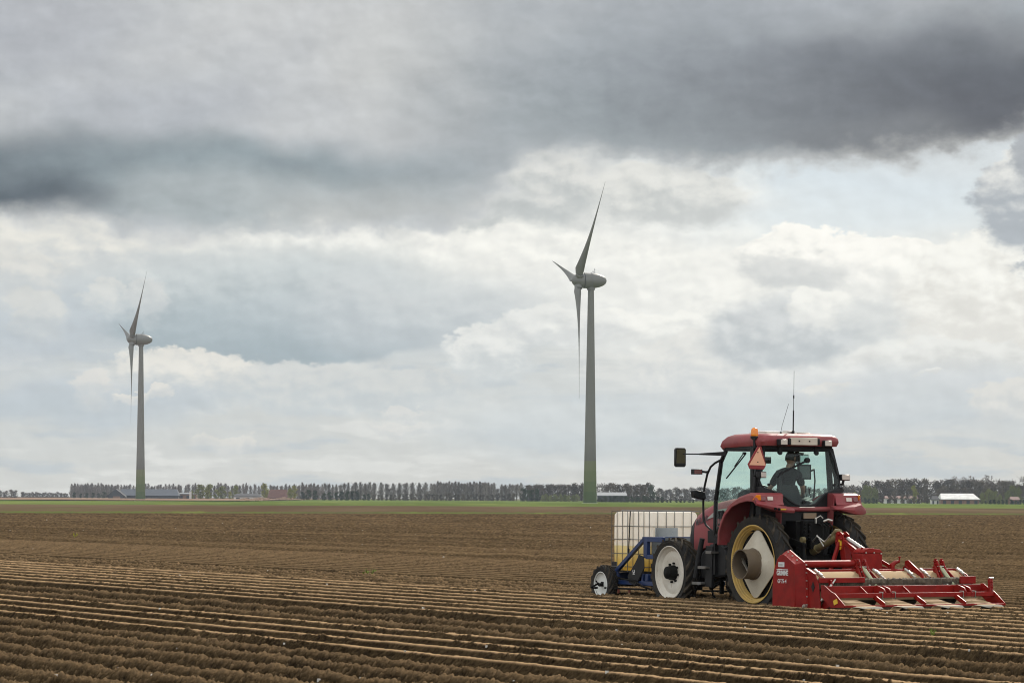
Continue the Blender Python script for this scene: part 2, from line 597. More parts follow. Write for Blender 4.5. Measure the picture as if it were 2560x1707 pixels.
def fbm(x, y, seed, octv=3):
    s = np.zeros(x.shape, np.float32)
    a, tot = 1.0, 0.0
    for k in range(octv):
        s += a * vnoise(x * 2 ** k + 17 * k, y * 2 ** k - 9 * k, seed + k)
        tot += a
        a *= 0.5
    return s / tot


def clods(x, y, cell, seed, fill=0.8):
    """rounded lumps, one per cell"""
    gx, gy = x / cell, y / cell
    ix, iy = np.floor(gx), np.floor(gy)
    best = np.zeros(x.shape, np.float32)
    for dx in (-1, 0, 1):
        for dy in (-1, 0, 1):
            cx, cy = ix + dx, iy + dy
            px = cx + hash2(cx, cy, seed)
            py = cy + hash2(cx, cy, seed + 1)
            r = 0.25 + 0.55 * hash2(cx, cy, seed + 2) ** 2
            on = hash2(cx, cy, seed + 3) < fill
            d2 = ((gx - px) ** 2 + (gy - py) ** 2).astype(np.float32) / (r * r)
            h = np.where(on, np.sqrt(np.maximum(0, 1 - d2)) * r, 0)
            best = np.maximum(best, h)
    return best


# rows of the field by their distance q across the rows: (q, kind); 1 = fresh ridge, 0 = rough row still to be ridged
ROWS = [(q, 0) for q in np.arange(13.55, 1.0, -0.77)]
ROWS += [(14.25, 1), (15.02, 1), (15.80, 1), (16.60, 1), (17.62, 0), (18.75, 0)]
ROWS += [(19.85 + 0.772 * k, 1) for k in range(8)]
ROWS += [(TR_Q + d, 2) for d in (-1.16, -0.39, 0.39, 1.16)]
ROWS += [(29.05 + 0.772 * k, 1) for k in range(12)]
ROWS.sort()
RQ = np.array([r[0] for r in ROWS])
RK = np.array([r[1] for r in ROWS])
RIDGE_END = RQ[-1] + 0.45


def field_height(x, y):
    q = x * CT + y * ST
    s = -x * ST + y * CT
    wob = 0.018 * (fbm(s * 0.23, q * 0.4, 5, 2) - 0.5)
    qq = q + wob
    i = np.clip(np.searchsorted(RQ, qq), 1, len(RQ) - 1)
    i = np.where(np.abs(qq - RQ[i - 1]) < np.abs(qq - RQ[i]), i - 1, i)
    d = np.abs(qq - RQ[i]).astype(np.float32)
    kind = RK[i]
    done = np.where(kind == 2, s < TR_S - 2.7, kind == 1)
    side = qq < RQ[i]
    flat = qq > RIDGE_END
    # fresh ridge: narrow crest, smooth steep flanks
    wide = np.clip((y - 48.0) / 60.0, 0, 1)
    crest = 0.030 + 0.05 * wide + 0.008 * vnoise(s * 3.0, i * 7.0, 21)
    top = 0.125 + 0.012 * (fbm(s * 1.3, i * 5.0, 22, 3) - 0.5)
    rr = np.clip((0.335 - d) / (0.335 - crest), 0, 1)
    hr = -0.10 + (top + 0.10) * rr
    n_big = fbm(x * 1.1, y * 1.1, 3, 2)
    patch = np.clip((fbm(s * 0.35, i * 3.3, 41, 3) - 0.46) * 7, 0, 1) * (rr < 0.96) * np.where(side, 1.0, 0.5)
    # rough row: low round ridge of clods
    rg = 0.5 + 0.5 * np.cos(np.clip(d / 0.40, 0, 1) * PI)
    hg = -0.10 + 0.182 * rg ** 1.5 + 0.05 * (fbm(s * 1.9, i * 4.1, 51, 3) - 0.5) * rg + 0.03 * (n_big - 0.5)
    c1 = clods(x, y, 0.13, 11, 0.7)
    c2 = clods(x + 3.3, y, 0.06, 15, 0.85)
    c3 = clods(x, y + 1.7, 0.032, 19, 0.9)
    rough_n = c1 * 0.020 + c2 * 0.030 + c3 * 0.042
    # slanting slabs the hood has left on the flanks
    sl = fbm((s + d * 1.0) * 7.0, d * 2.5 + i * 3.0, 33, 3)
    hr = hr + patch * (0.6 * rough_n + 0.05 * (sl - 0.5)) + 0.008 * c3 + 0.010 * (fbm(x * 9, y * 9, 8, 2) - 0.5)
    hg = hg + rough_n * 0.95
    hg = np.where(kind == 2, hg + 0.012, hg)
    # level seed bed further off
    far_rows = np.cos(q * 2 * PI / 0.77)
    far = np.clip((y - 60.0) / 90.0, 0, 1)
    hf = 0.02 * far_rows + 0.07 * (fbm(q * 0.55, s * 0.02, 61, 2) - 0.5) + 0.6 * (c1 * 0.06 + c2 * 0.03) + 0.02
    hf = hf + (0.03 + 0.05 * far) * (fbm(x * 3.1, y * (1.2 - 0.9 * far), 81, 2) - 0.5)
    tram = np.clip(1 - np.abs(((q + 3) % 9.3) - 4.6) / 0.28, 0, 1)
    hf = hf - 0.11 * tram - 0.05 * np.clip((fbm(q * 1.3, s * 0.015, 63, 2) - 0.6) * 8, 0, 1)
    h = np.where(done, hr, hg)
    h = np.where(flat, hf, h)
    # the implement and wheels have not left hollows: furrows under the wheels stay a little lower
    wheel = np.exp(-((np.abs(q - TR_Q) - 0.745) / 0.14) ** 2) * (s > TR_S - 1.2) * (s < TR_S + 3.4)
    h = h * (1 - wheel) - 0.075 * wheel
    wn = np.random.default_rng(3).random(x.shape).astype(np.float32)
    dry_lit = np.where(done & ~flat, np.clip((rr - 0.93 + 0.05 * wide) / 0.07, 0, 1) * (0.75 + 0.25 * vnoise(s * 2.2, i * 11.0, 71)), 0)
    dry_lit = dry_lit * np.where(q > 28.6, 0.34, 1.0)
    dry_lit = np.where(~done & ~flat, 0.42 * np.clip(rough_n * 26 - 0.75, 0, 1) * np.clip(rg * 1.6 - 0.3, 0.15, 1), dry_lit)
    dry_lit = np.where(~done & ~flat, np.maximum(dry_lit, 0.34 * np.clip((rg - 0.88) / 0.12, 0, 1) * (0.3 + 0.7 * wn)), dry_lit)  # sunlit crumbs on rough crests painted in, on top of the dry soil tone
    dry_lit = np.where(flat, 0.30 * (vnoise(x * 31, y * 7, 97) > 0.93) + 0.5 * np.clip(fbm(q * 0.9, s * 0.04, 62, 3) - 0.5, 0, 1), dry_lit)
    crumb = np.where(done & ~flat, patch * 0.8 + 0.15, 1.0)
    # a patch of a few rows in the middle distance is paler
    bulk = np.clip((q - 17.0) / 14.0, 0, 1)
    tone = 0.45 * wn + 0.35 * fbm(x * 19, y * 19, 91, 2) + 0.35 * np.clip(rough_n / 0.05, 0, 1)
    h = h + (wn - 0.5) * np.where(flat, 0.012 + 0.02 * far, np.where(done, 0.004, 0.018))
    return tone, h.astype(np.float32), dry_lit.astype(np.float32), crumb.astype(np.float32), bulk.astype(np.float32)


def grid_mesh(name, X, Y, Z, mat, attrs):
    nr, nc = X.shape
    me = bpy.data.meshes.new(name)
    co = np.stack([X, Y, Z], -1).reshape(-1, 3).astype(np.float32)
    me.vertices.add(nr * nc)
    me.vertices.foreach_set('co', co.ravel())
    idx = np.arange(nr * nc, dtype=np.int32).reshape(nr, nc)
    q = np.stack([idx[:-1, :-1], idx[:-1, 1:], idx[1:, 1:], idx[1:, :-1]], -1).reshape(-1, 4)
    nq = len(q)
    me.loops.add(nq * 4)
    me.loops.foreach_set('vertex_index', q.ravel())
    me.polygons.add(nq)
    me.polygons.foreach_set('loop_start', np.arange(0, nq * 4, 4, dtype=np.int32))
    me.update(calc_edges=True)
    for k, a in attrs.items():
        at = me.attributes.new(k, 'FLOAT', 'POINT')
        at.data.foreach_set('value', a.reshape(-1).astype(np.float32))
    me.materials.append(mat)
    ob = bpy.data.objects.new(name, me)
    COL.objects.link(ob)
    return ob


def soil_material():
    m, t, b = mat_new('tilled_soil')
    geo = t.new('ShaderNodeNewGeometry').outputs['Position']
    def attr(n):
        a = t.new('ShaderNodeAttribute')
        a.attribute_name = n
        return a.outputs['Fac']
    dry_lit, crumb, bulk = attr('dry_lit'), attr('crumb'), attr('bulk')
    n1 = t.noise(geo, 0.35, 4.0, 0.6)
    n2 = t.noise(geo, 14.0, 5.0, 0.65)
    n3 = t.noise(geo, 55.0, 3.0, 0.6)
    wet = t.mix(t.step(n1, 0.35, 0.65), lin(46, 37, 25), lin(64, 52, 36))
    wet = t.mix(t.m('MULTIPLY', t.step(n2, 0.45, 0.75), 0.35), wet, lin(94, 76, 54))
    wet = t.mix(t.m('MULTIPLY', t.step(n3, 0.60, 0.75), t.m('MULTIPLY', crumb, 0.5)), wet, lin(140, 117, 90))
    wet = t.mix(t.m('MULTIPLY', bulk, 0.60), wet, lin(90, 74, 54))
    tn = t.step(attr('tone'), 0.15, 0.95, 0.18, 1.62, smooth=False)
    wet = t.vm('MULTIPLY', wet, t.comb(tn, tn, tn))
    c = t.mix(dry_lit, wet, lin(164, 135, 102))
    t.put(b.inputs['Base Color'], c)
    b.inputs['Roughness'].default_value = 0.9
    b.inputs['Specular IOR Level'].default_value = 0.0
    bp = t.new('ShaderNodeBump')
    bp.inputs['Strength'].default_value = 0.6
    bp.inputs['Distance'].default_value = 0.012
    t.put(bp.inputs['Height'], n2)
    t.l.new(bp.outputs[0], b.inputs['Normal'])
    return m


FIELD_EDGE0, FIELD_SLOPE = 327.0, 0.5      # far edge of the field: Y = 327 + 0.5 X


def build_field():
    ys = [24.0]
    while ys[-1] < 1.0 * 420:
        y = ys[-1]
        ys.append(y + (0.022 if y < 38 else 0.03) * max(1.0, (y / 46.0)) ** 2.2)
    ys = np.array(ys)
    nc = 1050
    xi = np.linspace(-1, 1, nc)
    half = 0.1695 * ys * 1.22 + 2.8
    X = xi[None, :] * half[:, None]
    Y = np.repeat(ys[:, None], nc, 1)
    # squeeze the far rows so that the sheet ends at the slanting field edge
    lim = FIELD_EDGE0 + FIELD_SLOPE * X
    k = np.clip((Y - 120.0) / (ys[-1] - 120.0), 0, 1)
    Y = np.where(Y > 120, 120 + k * (lim - 120.0), Y)
    tone, h, dry_lit, crumb, bulk = field_height(X, Y)
    h = h * np.clip((400 - Y) / 200.0, 0.4, 1)
    o = grid_mesh('field', X, Y, h, soil_material(), {'dry_lit': dry_lit, 'crumb': crumb, 'bulk': bulk, 'tone': tone})
    tag(o, kind='structure')


build_field()


def flat_mat(name, c0, c1, scale, stretch=1.0, c2=None):
    m, t, b = mat_new(name)
    geo = t.new('ShaderNodeNewGeometry').outputs['Position']
    v = t.vm('MULTIPLY', geo, (1.0, stretch, 1.0))
    n = t.noise(v, scale, 6.0, 0.65)
    c = t.mix(t.step(n, 0.35, 0.65), c0, c1)
    if c2:
        n2 = t.noise(v, scale * 3.7, 4.0, 0.6)
        c = t.mix(t.m('MULTIPLY', t.step(n2, 0.52, 0.70), 0.7), c, c2)
    t.put(b.inputs['Base Color'], c)
    b.inputs['Roughness'].default_value = 0.95
    b.inputs['Specular IOR Level'].default_value = 0.0
    return m


M_GRASS = flat_mat('field_grass', (0.080, 0.108, 0.030, 1), (0.122, 0.155, 0.044, 1), 0.02, 0.12, (0.17, 0.19, 0.06, 1))
M_FAR = flat_mat('far_soil', (0.085, 0.058, 0.036, 1), (0.13, 0.092, 0.056, 1), 0.03, 0.10, (0.10, 0.11, 0.04, 1))
M_STUB = flat_mat('stubble', (0.20, 0.135, 0.095, 1), (0.26, 0.18, 0.125, 1), 0.02, 0.1)
M_EARTH = flat_mat('plain_earth', (0.075, 0.055, 0.035, 1), (0.12, 0.09, 0.06, 1), 0.05)


def strip(name, x0, x1, y0, y1, mat, z=0.0, slope=(FIELD_SLOPE, 0.0), nx=60, ny=14, bumps=0.0, seed=1):
    """a sheet between two lines Y = y + slope * X"""
    xs = np.linspace(x0, x1, nx)
    X = np.repeat(xs[None, :], ny, 0)
    f = np.linspace(0, 1, ny)[:, None]
    a = y0 + slope[0] * X
    b = y1 + slope[1] * X
    Y = a + (b - a) * f
    Z = np.full(X.shape, z)
    if bumps:
        e = np.minimum(f, 1 - f) * 4
        Z = Z + bumps * np.clip(e, 0, 1) * (0.35 + 1.1 * fbm(X * 1.7, Y * 0.8, seed, 3))
    o = grid_mesh(name, X, Y, Z, mat, {})
    tag(o, kind='structure')
    return o


W = 700
M_VERGE = flat_mat('patchy_verge', (0.085, 0.078, 0.040, 1), (0.095, 0.115, 0.035, 1), 0.035, 0.3, (0.16, 0.18, 0.05, 1))
strip('grass_verge', -95, 95, FIELD_EDGE0, FIELD_EDGE0 + 9, M_VERGE, -0.01, (FIELD_SLOPE, FIELD_SLOPE), 900, 9, 0.17)
strip('far_field', -160, 160, FIELD_EDGE0 + 9, 640, M_FAR, 0.0, (FIELD_SLOPE, 0.15), 200, 60, 0.12, 4)
strip('pasture', -320, 420, 640, 1150, M_GRASS, 0.0, (0.15, 0.1), 120, 60, 0.25, 9)
strip('stubble_field', -420, -103, 1150, 2600, M_STUB, 0.35, (0.1, 0.0), 40, 30, 0.3, 12)
strip('meadow', -103, 600, 1150, 2600, M_GRASS, 0.05, (0.1, 0.0), 60, 40, 0.25, 10)
g = MB().add([(-6000, -300, -0.3), (6000, -300, -0.3), (6000, 9000, -0.3), (-6000, 9000, -0.3)], [(0, 1, 2, 3)]).build('ground', M_EARTH, smooth=False)
tag(g, kind='structure')

# ---------------------------------------------------------------- stones and weeds on the soil
def soil_z(x, y):
    a = np.array([[x]], np.float64), np.array([[y]], np.float64)
    return float(field_height(*a)[1][0, 0])


M_STONE = paint('pale_stone', (0.50, 0.46, 0.40, 1), 0.7, vary=0.25, scale=20)
rs = random.Random(12)
pb = MB()
for k in range(260):
    y = 27 + 190 * rs.random() ** 2.2
    x = rs.uniform(-1, 1) * (0.175 * y)
    s_ = rs.uniform(0.010, 0.022) * (1 + y / 130.0)
    z = soil_z(x, y) + s_ * 0.3
    vs = [Vector((a, b_, c)).normalized() * s_ * rs.uniform(0.7, 1.25) + Vector((x, y, z)) for a in (-1, 1) for b_ in (-1, 1) for c in (-1, 1)]
    pb.add(vs, [(0, 1, 3, 2), (4, 6, 7, 5), (0, 4, 5, 1), (2, 3, 7, 6), (0, 2, 6, 4), (1, 5, 7, 3)])
o = pb.build('pebbles', M_STONE)
o['kind'] = 'stuff'

M_WEED = flat_mat('weed_leaf', (0.10, 0.15, 0.03, 1), (0.17, 0.21, 0.05, 1), 20.0)
M_WEEDY = flat_mat('yellow_weed_leaf', (0.28, 0.30, 0.03, 1), (0.40, 0.38, 0.05, 1), 20.0)


def weed(u, v, h, mat, label, seed, n=26):
    Y = (CAM_H - 0.02) * 7550 / (v - 0.0046 * (u - 1280) - 1245)
    x = (u - 1280) / 7550 * Y
    r = random.Random(seed)
    t = thing('weed', label, 'weed', (x, Y, soil_z(x, Y) - 0.02))
    st, lf = MB(), MB()
    for k in range(n // 3):
        a, tl = r.uniform(0, 2 * PI), r.uniform(0.15, 0.9)
        tip = Vector((math.cos(a) * tl * h * 0.8, math.sin(a) * tl * h * 0.8, h * r.uniform(0.6, 1.0)))
        st.tube([(0, 0, 0), tip * 0.5 + Vector((0, 0, h * 0.1)), tip], [0.006, 0.005, 0.003], 5)
        for j in range(4):
            c = tip * r.uniform(0.5, 1.0) + Vector((r.uniform(-1, 1), r.uniform(-1, 1), r.uniform(-0.3, 0.6))) * h * 0.13
            d = Vector((r.uniform(-1, 1), r.uniform(-1, 1), r.uniform(-0.2, 0.8))).normalized() * h * 0.17
            w = d.cross(Vector((r.uniform(-1, 1), r.uniform(-1, 1), r.uniform(-1, 1)))).normalized() * h * 0.06
            lf.add([c - d * 0.5, c + w, c + d * 0.5, c - w], [(0, 1, 2, 3)])
    st.build('stem', mat, t)
    lf.build('leaves', mat, t, smooth=False)


weed(922, 1442, 0.30, M_WEED, 'spindly pale green weed on the rough strip, well left of the tank', 1, 36)
weed(186, 1345, 0.22, M_WEEDY, 'bright yellow-green weed on the far level seed bed', 2)
weed(2332, 1611, 0.16, M_WEED, 'tiny green weed on a ridge in front of the cultivator', 3, 15)
# ---------------------------------------------------------------- places given by direction and distance
def ang(u, Y):
    """X of something seen u hundredths of the frame... at distance Y"""
    return (u - 1280) / 7550.0 * Y


def hgt(u, v, Y):
    return CAM_H - (v - 0.0046 * (u - 1280) - 1245) / 7550.0 * Y


# ---------------------------------------------------------------- wind turbines
def tower_material():
    m, t, b = mat_new('tower_paint')
    pos = t.sep(t.new('ShaderNodeTexCoord').outputs['Object'])
    z = pos[2]
    c = t.ramp(t.m('DIVIDE', z, 20.0, clamp=True), [
        (0.0, (0.040, 0.072, 0.012, 1)), (0.185, (0.046, 0.078, 0.014, 1)), (0.186, (0.066, 0.094, 0.020, 1)),
        (0.355, (0.072, 0.100, 0.023, 1)), (0.356, (0.094, 0.115, 0.032, 1)), (0.525, (0.102, 0.122, 0.037, 1)),
        (0.526, (0.122, 0.134, 0.052, 1)), (0.69, (0.132, 0.140, 0.062, 1)), (0.691, (0.112, 0.106, 0.094, 1)), (1.0, (0.150, 0.143, 0.125, 1))])
    n = t.noise(t.vm('MULTIPLY', t.new('ShaderNodeTexCoord').outputs['Object'], (1.5, 1.5, 0.12)), 1.0, 4.0, 0.6)
    seam = t.step(t.m('ABSOLUTE', t.m('SUBTRACT', t.m('FRACT', t.m('DIVIDE', z, 3.7)), 0.5)), 0.485, 0.5, 1.0, 0.90)
    f = t.m('MULTIPLY', t.m('MULTIPLY_ADD', n, 0.22, 0.89), seam)
    t.put(b.inputs['Base Color'], t.vm('MULTIPLY', c, t.comb(f, f, f)))
    b.inputs['Roughness'].default_value = 0.55
    return m


M_TOWER = tower_material()
M_TURB = paint('turbine_shell', (0.145, 0.138, 0.122, 1), 0.45, vary=0.05, scale=0.4)
M_TBAND = paint('turbine_joint', (0.16, 0.155, 0.15, 1), 0.5, scale=0.5)
M_STEEL = paint('galvanised', (0.30, 0.30, 0.30, 1), 0.4, 0.7, scale=2.0)
M_CONC = paint('pale_concrete', (0.55, 0.53, 0.50, 1), 0.8, scale=0.5)


def blade_mesh(L, chord, twist):
    """blade along +z; chord along x at the tip turned by twist"""
    mb = MB()
    rings = []
    for k in range(24):
        f = k / 23.0
        z = 0.9 + f * (L - 0.9)
        if f < 0.05:
            c, th, tw = chord * (0.52 + 5.5 * f), 0.72 - 3.0 * f, 1.0
        else:
            g = (f - 0.05) / 0.95
            c = chord * (0.76 * (1 - g) ** 2.6 + 0.20 * (1 - g) ** 0.8 + 0.06 * (1 - g ** 6) + 0.055)
            th = 0.34 - 0.20 * g
            tw = 1 - g ** 0.6
        a = twist * tw
        ring = []
        for i in range(14):
            p = 2 * PI * i / 14
            x = math.cos(p) * c * 0.5 - c * 0.28 + 0.30
            y = math.sin(p) * c * th * 0.5 * (1.15 - 0.5 * math.cos(p) * -1)
            ring.append((x * math.cos(a) - y * math.sin(a), x * math.sin(a) + y * math.cos(a), z))
        rings.append(ring)
    mb.loft(rings)
    return mb


def make_turbine(u, v_base, Y, hub_h, heading, roll, label):
    x = ang(u, Y)
    t = thing('wind_turbine', label, 'wind turbine', (x, Y, hgt(u, v_base, Y)), heading, 'wind turbines in the fields')
    # local +x is the way the nose points
    MB().lathe([(0, 2.26), (0.25, 2.25), (6, 2.10), (14, 1.93), (26, 1.69), (34, 1.57), (50, 1.30), (62, 1.10), (hub_h - 2.6, 0.98), (hub_h - 2.3, 0.98)],
               (0, 0, 0), 'z', 40).build('tower', M_TOWER, t)
    MB().lathe([(-0.6, 2.7), (0.18, 2.7), (0.2, 2.2)], (0, 0, 0), 'z', 40).build('foundation', M_CONC, t)
    MB().lathe([(hub_h - 3.0, 1.02), (hub_h - 3.0, 1.3), (hub_h - 1.7, 1.4), (hub_h - 1.6, 0.5)], (0, 0, 0), 'z', 32).build('yaw_collar', M_TURB, t)
    # egg-shaped nacelle
    prof = []
    for k in range(25):
        a = k / 24.0
        xx = 2.35 - a * 7.6
        r = 2.55 * math.sqrt(max(0.0, 1 - (a ** 1.75) ** 1.55)) if a > 0 else 2.55
        prof.append((xx, max(0.02, r)))
    n = MB().lathe(prof, (0, 0, hub_h), 'x', 40).build('nacelle', M_TURB, t)
    MB().lathe([(0.0, 2.50), (0.0, 2.58), (-0.25, 2.58), (-0.25, 2.50)], (0.05, 0, hub_h), 'x', 40).build('joint_ring', M_TBAND, n)
    MB().tube([(-1.2, 0, hub_h + 2.3), (-1.2, 0, hub_h + 4.1)], 0.06, 6).bar((-1.7, -0.5, hub_h + 2.75), (-0.2, 0.4, hub_h + 2.75), 0.10, 0.10) \
        .tube([(-0.7, 0.0, hub_h + 2.3), (-0.7, 0.0, hub_h + 3.1)], 0.07, 6).ball((-0.7, 0, hub_h + 3.1), 0.16, 6) \
        .bar((-1.45, 0, hub_h + 3.6), (-0.95, 0, hub_h + 3.6), 0.05, 0.12).build('weather_mast', M_STEEL, n)
    # spinner
    prof = []
    for k in range(17):
        a = k / 16.0
        prof.append((2.5 + 4.0 * a, max(0.02, 2.42 * math.sqrt(1 - a ** 2.3))))
    sp = MB().lathe(prof, (0, 0, hub_h), 'x', 36).build('spinner', M_TURB, t)
    bl = blade_mesh(40.3, 3.1, R(68))
    for k in range(3):
        a = roll + k * 2 * PI / 3
        m = Matrix.Translation((4.2, 0, hub_h)) @ Matrix.Rotation(R(-3.5), 4, 'Y') @ Matrix.Rotation(a, 4, 'X') @ Matrix.Rotation(R(90), 4, 'Z')
        mb = MB()
        mb.add([m @ Vector(p) for p in bl.v], bl.f)
        ob = mb.build('blade', M_TURB, t)
        c = MB()
        c.lathe([(1.7, 1.34), (2.75, 1.30), (2.80, 1.1)], (0, 0, 0), 'z', 20)
        c2 = MB()
        c2.add([m @ Vector(p) for p in c.v], c.f)
        c2.build('blade_collar', M_TURB, ob)
    return t


# ---------------------------------------------------------------- trees far off
def twig_material(name, c0, c1):
    m, t, b = mat_new(name)
    oi = t.new('ShaderNodeObjectInfo').outputs['Random']
    g = t.new('ShaderNodeNewGeometry')
    n = t.noise(g.outputs['Position'], 0.35, 3.0, 0.6)
    c = t.mix(t.step(t.m('ADD', n, t.m('MULTIPLY_ADD', oi, 0.5, -0.25)), 0.25, 0.75), c0, c1)
    t.put(b.inputs['Base Color'], c)
    b.inputs['Roughness'].default_value = 0.9
    b.inputs['Specular IOR Level'].default_value = 0.05
    return m


M_TWIG = twig_material('bare_twigs', (0.165, 0.145, 0.13, 1), (0.25, 0.22, 0.20, 1))
M_TWIG2 = twig_material('brown_crown', (0.065, 0.052, 0.040, 1), (0.115, 0.092, 0.062, 1))
M_DARK = twig_material('dark_green_leaves', (0.022, 0.034, 0.016, 1), (0.040, 0.058, 0.025, 1))
M_SPRING = twig_material('spring_leaves', (0.17, 0.18, 0.035, 1), (0.27, 0.26, 0.06, 1))
M_WILLOW = twig_material('willow_leaves', (0.12, 0.135, 0.045, 1), (0.19, 0.20, 0.075, 1))
M_BARK = paint('bark', (0.075, 0.060, 0.048, 1), 0.9, scale=2)


def tree_variant(kind, seed, W, H, trunk_f, n_leaf, size, mat_leaf, name, label, cat):
    """a tree of height H (unit: metres) standing at the origin; crown and trunk as parts"""
    r = random.Random(seed)
    t = thing(name, label, cat)
    tr = MB()
    lean = r.uniform(-0.03, 0.03) * H
    tr.tube([(0, 0, -0.3), (lean * 0.3, 0, H * 0.3), (lean * 0.7, 0, H * 0.65), (lean, 0, H * 0.93)],
            [H * 0.022, H * 0.017, H * 0.010, H * 0.002], 6)
    limbs = []
    for k in range(14 if kind != 'bush' else 6):
        z0 = H * r.uniform(trunk_f * 0.75, 0.8)
        a = r.uniform(0, 2 * PI)
        up = 2.2 if kind == 'poplar' else 0.75
        ln = W * r.uniform(0.30, 0.5)
        p1 = (lean * z0 / H + math.cos(a) * ln, math.sin(a) * ln, z0 + ln * up * r.uniform(0.6, 1.1))
        p1 = (p1[0], p1[1], min(p1[2], H * 0.97))
        tr.tube([(lean * z0 / H, 0, z0), p1], [H * 0.008, H * 0.002], 5)
        limbs.append(((lean * z0 / H, 0, z0), p1))
    tr.build('trunk', M_BARK, t)
    cr = MB()
    blobs = []
    nb = {'poplar': 9, 'round': 13, 'bush': 8, 'willow': 11}[kind]
    for k in range(nb):
        f = (k + r.random()) / nb
        z = H * (trunk_f + (0.97 - trunk_f) * f)
        if kind == 'poplar':
            w = W * 0.5 * math.sin(PI * min(1, 0.18 + 0.78 * f)) ** 0.7
            rad = w * r.uniform(0.55, 0.8)
        else:
            w = W * 0.5 * math.sin(PI * min(1.0, 0.12 + 0.80 * f)) ** 0.6
            rad = W * r.uniform(0.17, 0.30)
        a = r.uniform(0, 2 * PI)
        d = max(0, w - rad) * r.uniform(0.4, 1.0)
        blobs.append((math.cos(a) * d, math.sin(a) * d, min(z, H - rad * 0.7), rad))
    for k in range(n_leaf):
        bx, by, bz, br = blobs[k % nb]
        while True:
            p = Vector((r.uniform(-1, 1), r.uniform(-1, 1), r.uniform(-1, 1)))
            if p.length < 1: break
        p = p * (0.55 + 0.45 * r.random())
        st = {'poplar': 1.5, 'round': 0.9, 'bush': 0.85, 'willow': 1.2}[kind]
        c = Vector((bx + p.x * br, by + p.y * br, max(H * trunk_f * 0.8, bz + p.z * br * st)))
        if kind == 'poplar':                       # upright twig
            d = Vector((p.x * 0.55, p.y * 0.55, 1)).normalized() * size * r.uniform(1.6, 3.4)
            w = Vector((r.uniform(-1, 1), r.uniform(-1, 1), 0)).normalized() * size * 0.17
        elif kind == 'willow':
            d = Vector((p.x * 0.4, p.y * 0.4, -1)).normalized() * size * r.uniform(1.2, 2.2)
            w = Vector((r.uniform(-1, 1), r.uniform(-1, 1), 0)).normalized() * size * 0.35
        else:
            d = Vector((r.uniform(-1, 1), r.uniform(-1, 1), r.uniform(-0.4, 1))).normalized() * size * r.uniform(0.8, 1.6)
            w = d.cross(Vector((r.uniform(-1, 1), r.uniform(-1, 1), r.uniform(-1, 1)))).normalized() * size * 0.42
        cr.add([c - d * 0.5, c + w, c + d * 0.5, c - w], [(0, 1, 2, 3)])
    cr.build('crown', mat_leaf, t, smooth=False)
    return t


def tree_set(kind, n, **kw):
    out = []
    for k in range(n):
        o = tree_variant(kind, 100 + k * 7 + len(kind), **kw)
        out.append(o)
    return out


PROTO_USED = {}


def plant(protos, key, u, v_top, Y, label, group, name=None, base_z=0.0, wide=1.0):
    """stand a tree where it is seen: u across, v of its tip, at distance Y"""
    k = rnd.randrange(len(protos))
    p = protos[k]
    if id(p) not in PROTO_USED:
        PROTO_USED[id(p)] = True
        o = p
    else:
        o = copy_tree(p)
    H = max(1.5, hgt(u, v_top, Y) - base_z)
    o.location = (ang(u, Y), Y, base_z)
    s = H / p['unit_h'] if 'unit_h' in p else H / 10.0
    o.scale = (s * wide * rnd.uniform(0.9, 1.12), s * wide, s)
    o.rotation_euler = (0, 0, rnd.uniform(0, 2 * PI))
    o['label'] = label
    o['group'] = group
    return o


POPLAR = tree_set('poplar', 6, W=4.9, H=10.0, trunk_f=0.24, n_leaf=900, size=0.42, mat_leaf=M_TWIG, name='poplar_tree', label='bare poplar', cat='tree')
POPDEN = tree_set('poplar', 4, W=5.2, H=10.0, trunk_f=0.08, n_leaf=900, size=0.44, mat_leaf=M_TWIG, name='bare_tree', label='bare tree', cat='tree')
BROWN = tree_set('round', 5, W=9.5, H=10.0, trunk_f=0.10, n_leaf=900, size=0.55, mat_leaf=M_TWIG2, name='bare_tree', label='bare tree', cat='tree')
AIRY = tree_set('round', 3, W=8.0, H=10.0, trunk_f=0.28, n_leaf=260, size=0.50, mat_leaf=M_TWIG, name='bare_tree', label='bare airy tree', cat='tree')
DARK = tree_set('round', 4, W=9.0, H=10.0, trunk_f=0.05, n_leaf=1000, size=0.58, mat_leaf=M_DARK, name='evergreen_tree', label='dark tree', cat='tree')
GREEN = tree_set('round', 4, W=8.0, H=10.0, trunk_f=0.10, n_leaf=900, size=0.55, mat_leaf=M_SPRING, name='leafing_tree', label='green tree', cat='tree')
WILLOW = tree_set('willow', 3, W=9.0, H=10.0, trunk_f=0.06, n_leaf=900, size=0.55, mat_leaf=M_WILLOW, name='willow_tree', label='willow', cat='tree')

ru = rnd.uniform


def row(protos, u0, u1, n, v_top, Y, label, group, jit=2.0, wide=1.0):
    for k in range(n):
        u = u0 + (u1 - u0) * (k + 0.5) / n + ru(-0.2, 0.2) * (u1 - u0) / n
        plant(protos, None, u, v_top + ru(-jit, jit) * 1.5, Y + ru(-12, 12), label, group, wide=wide)


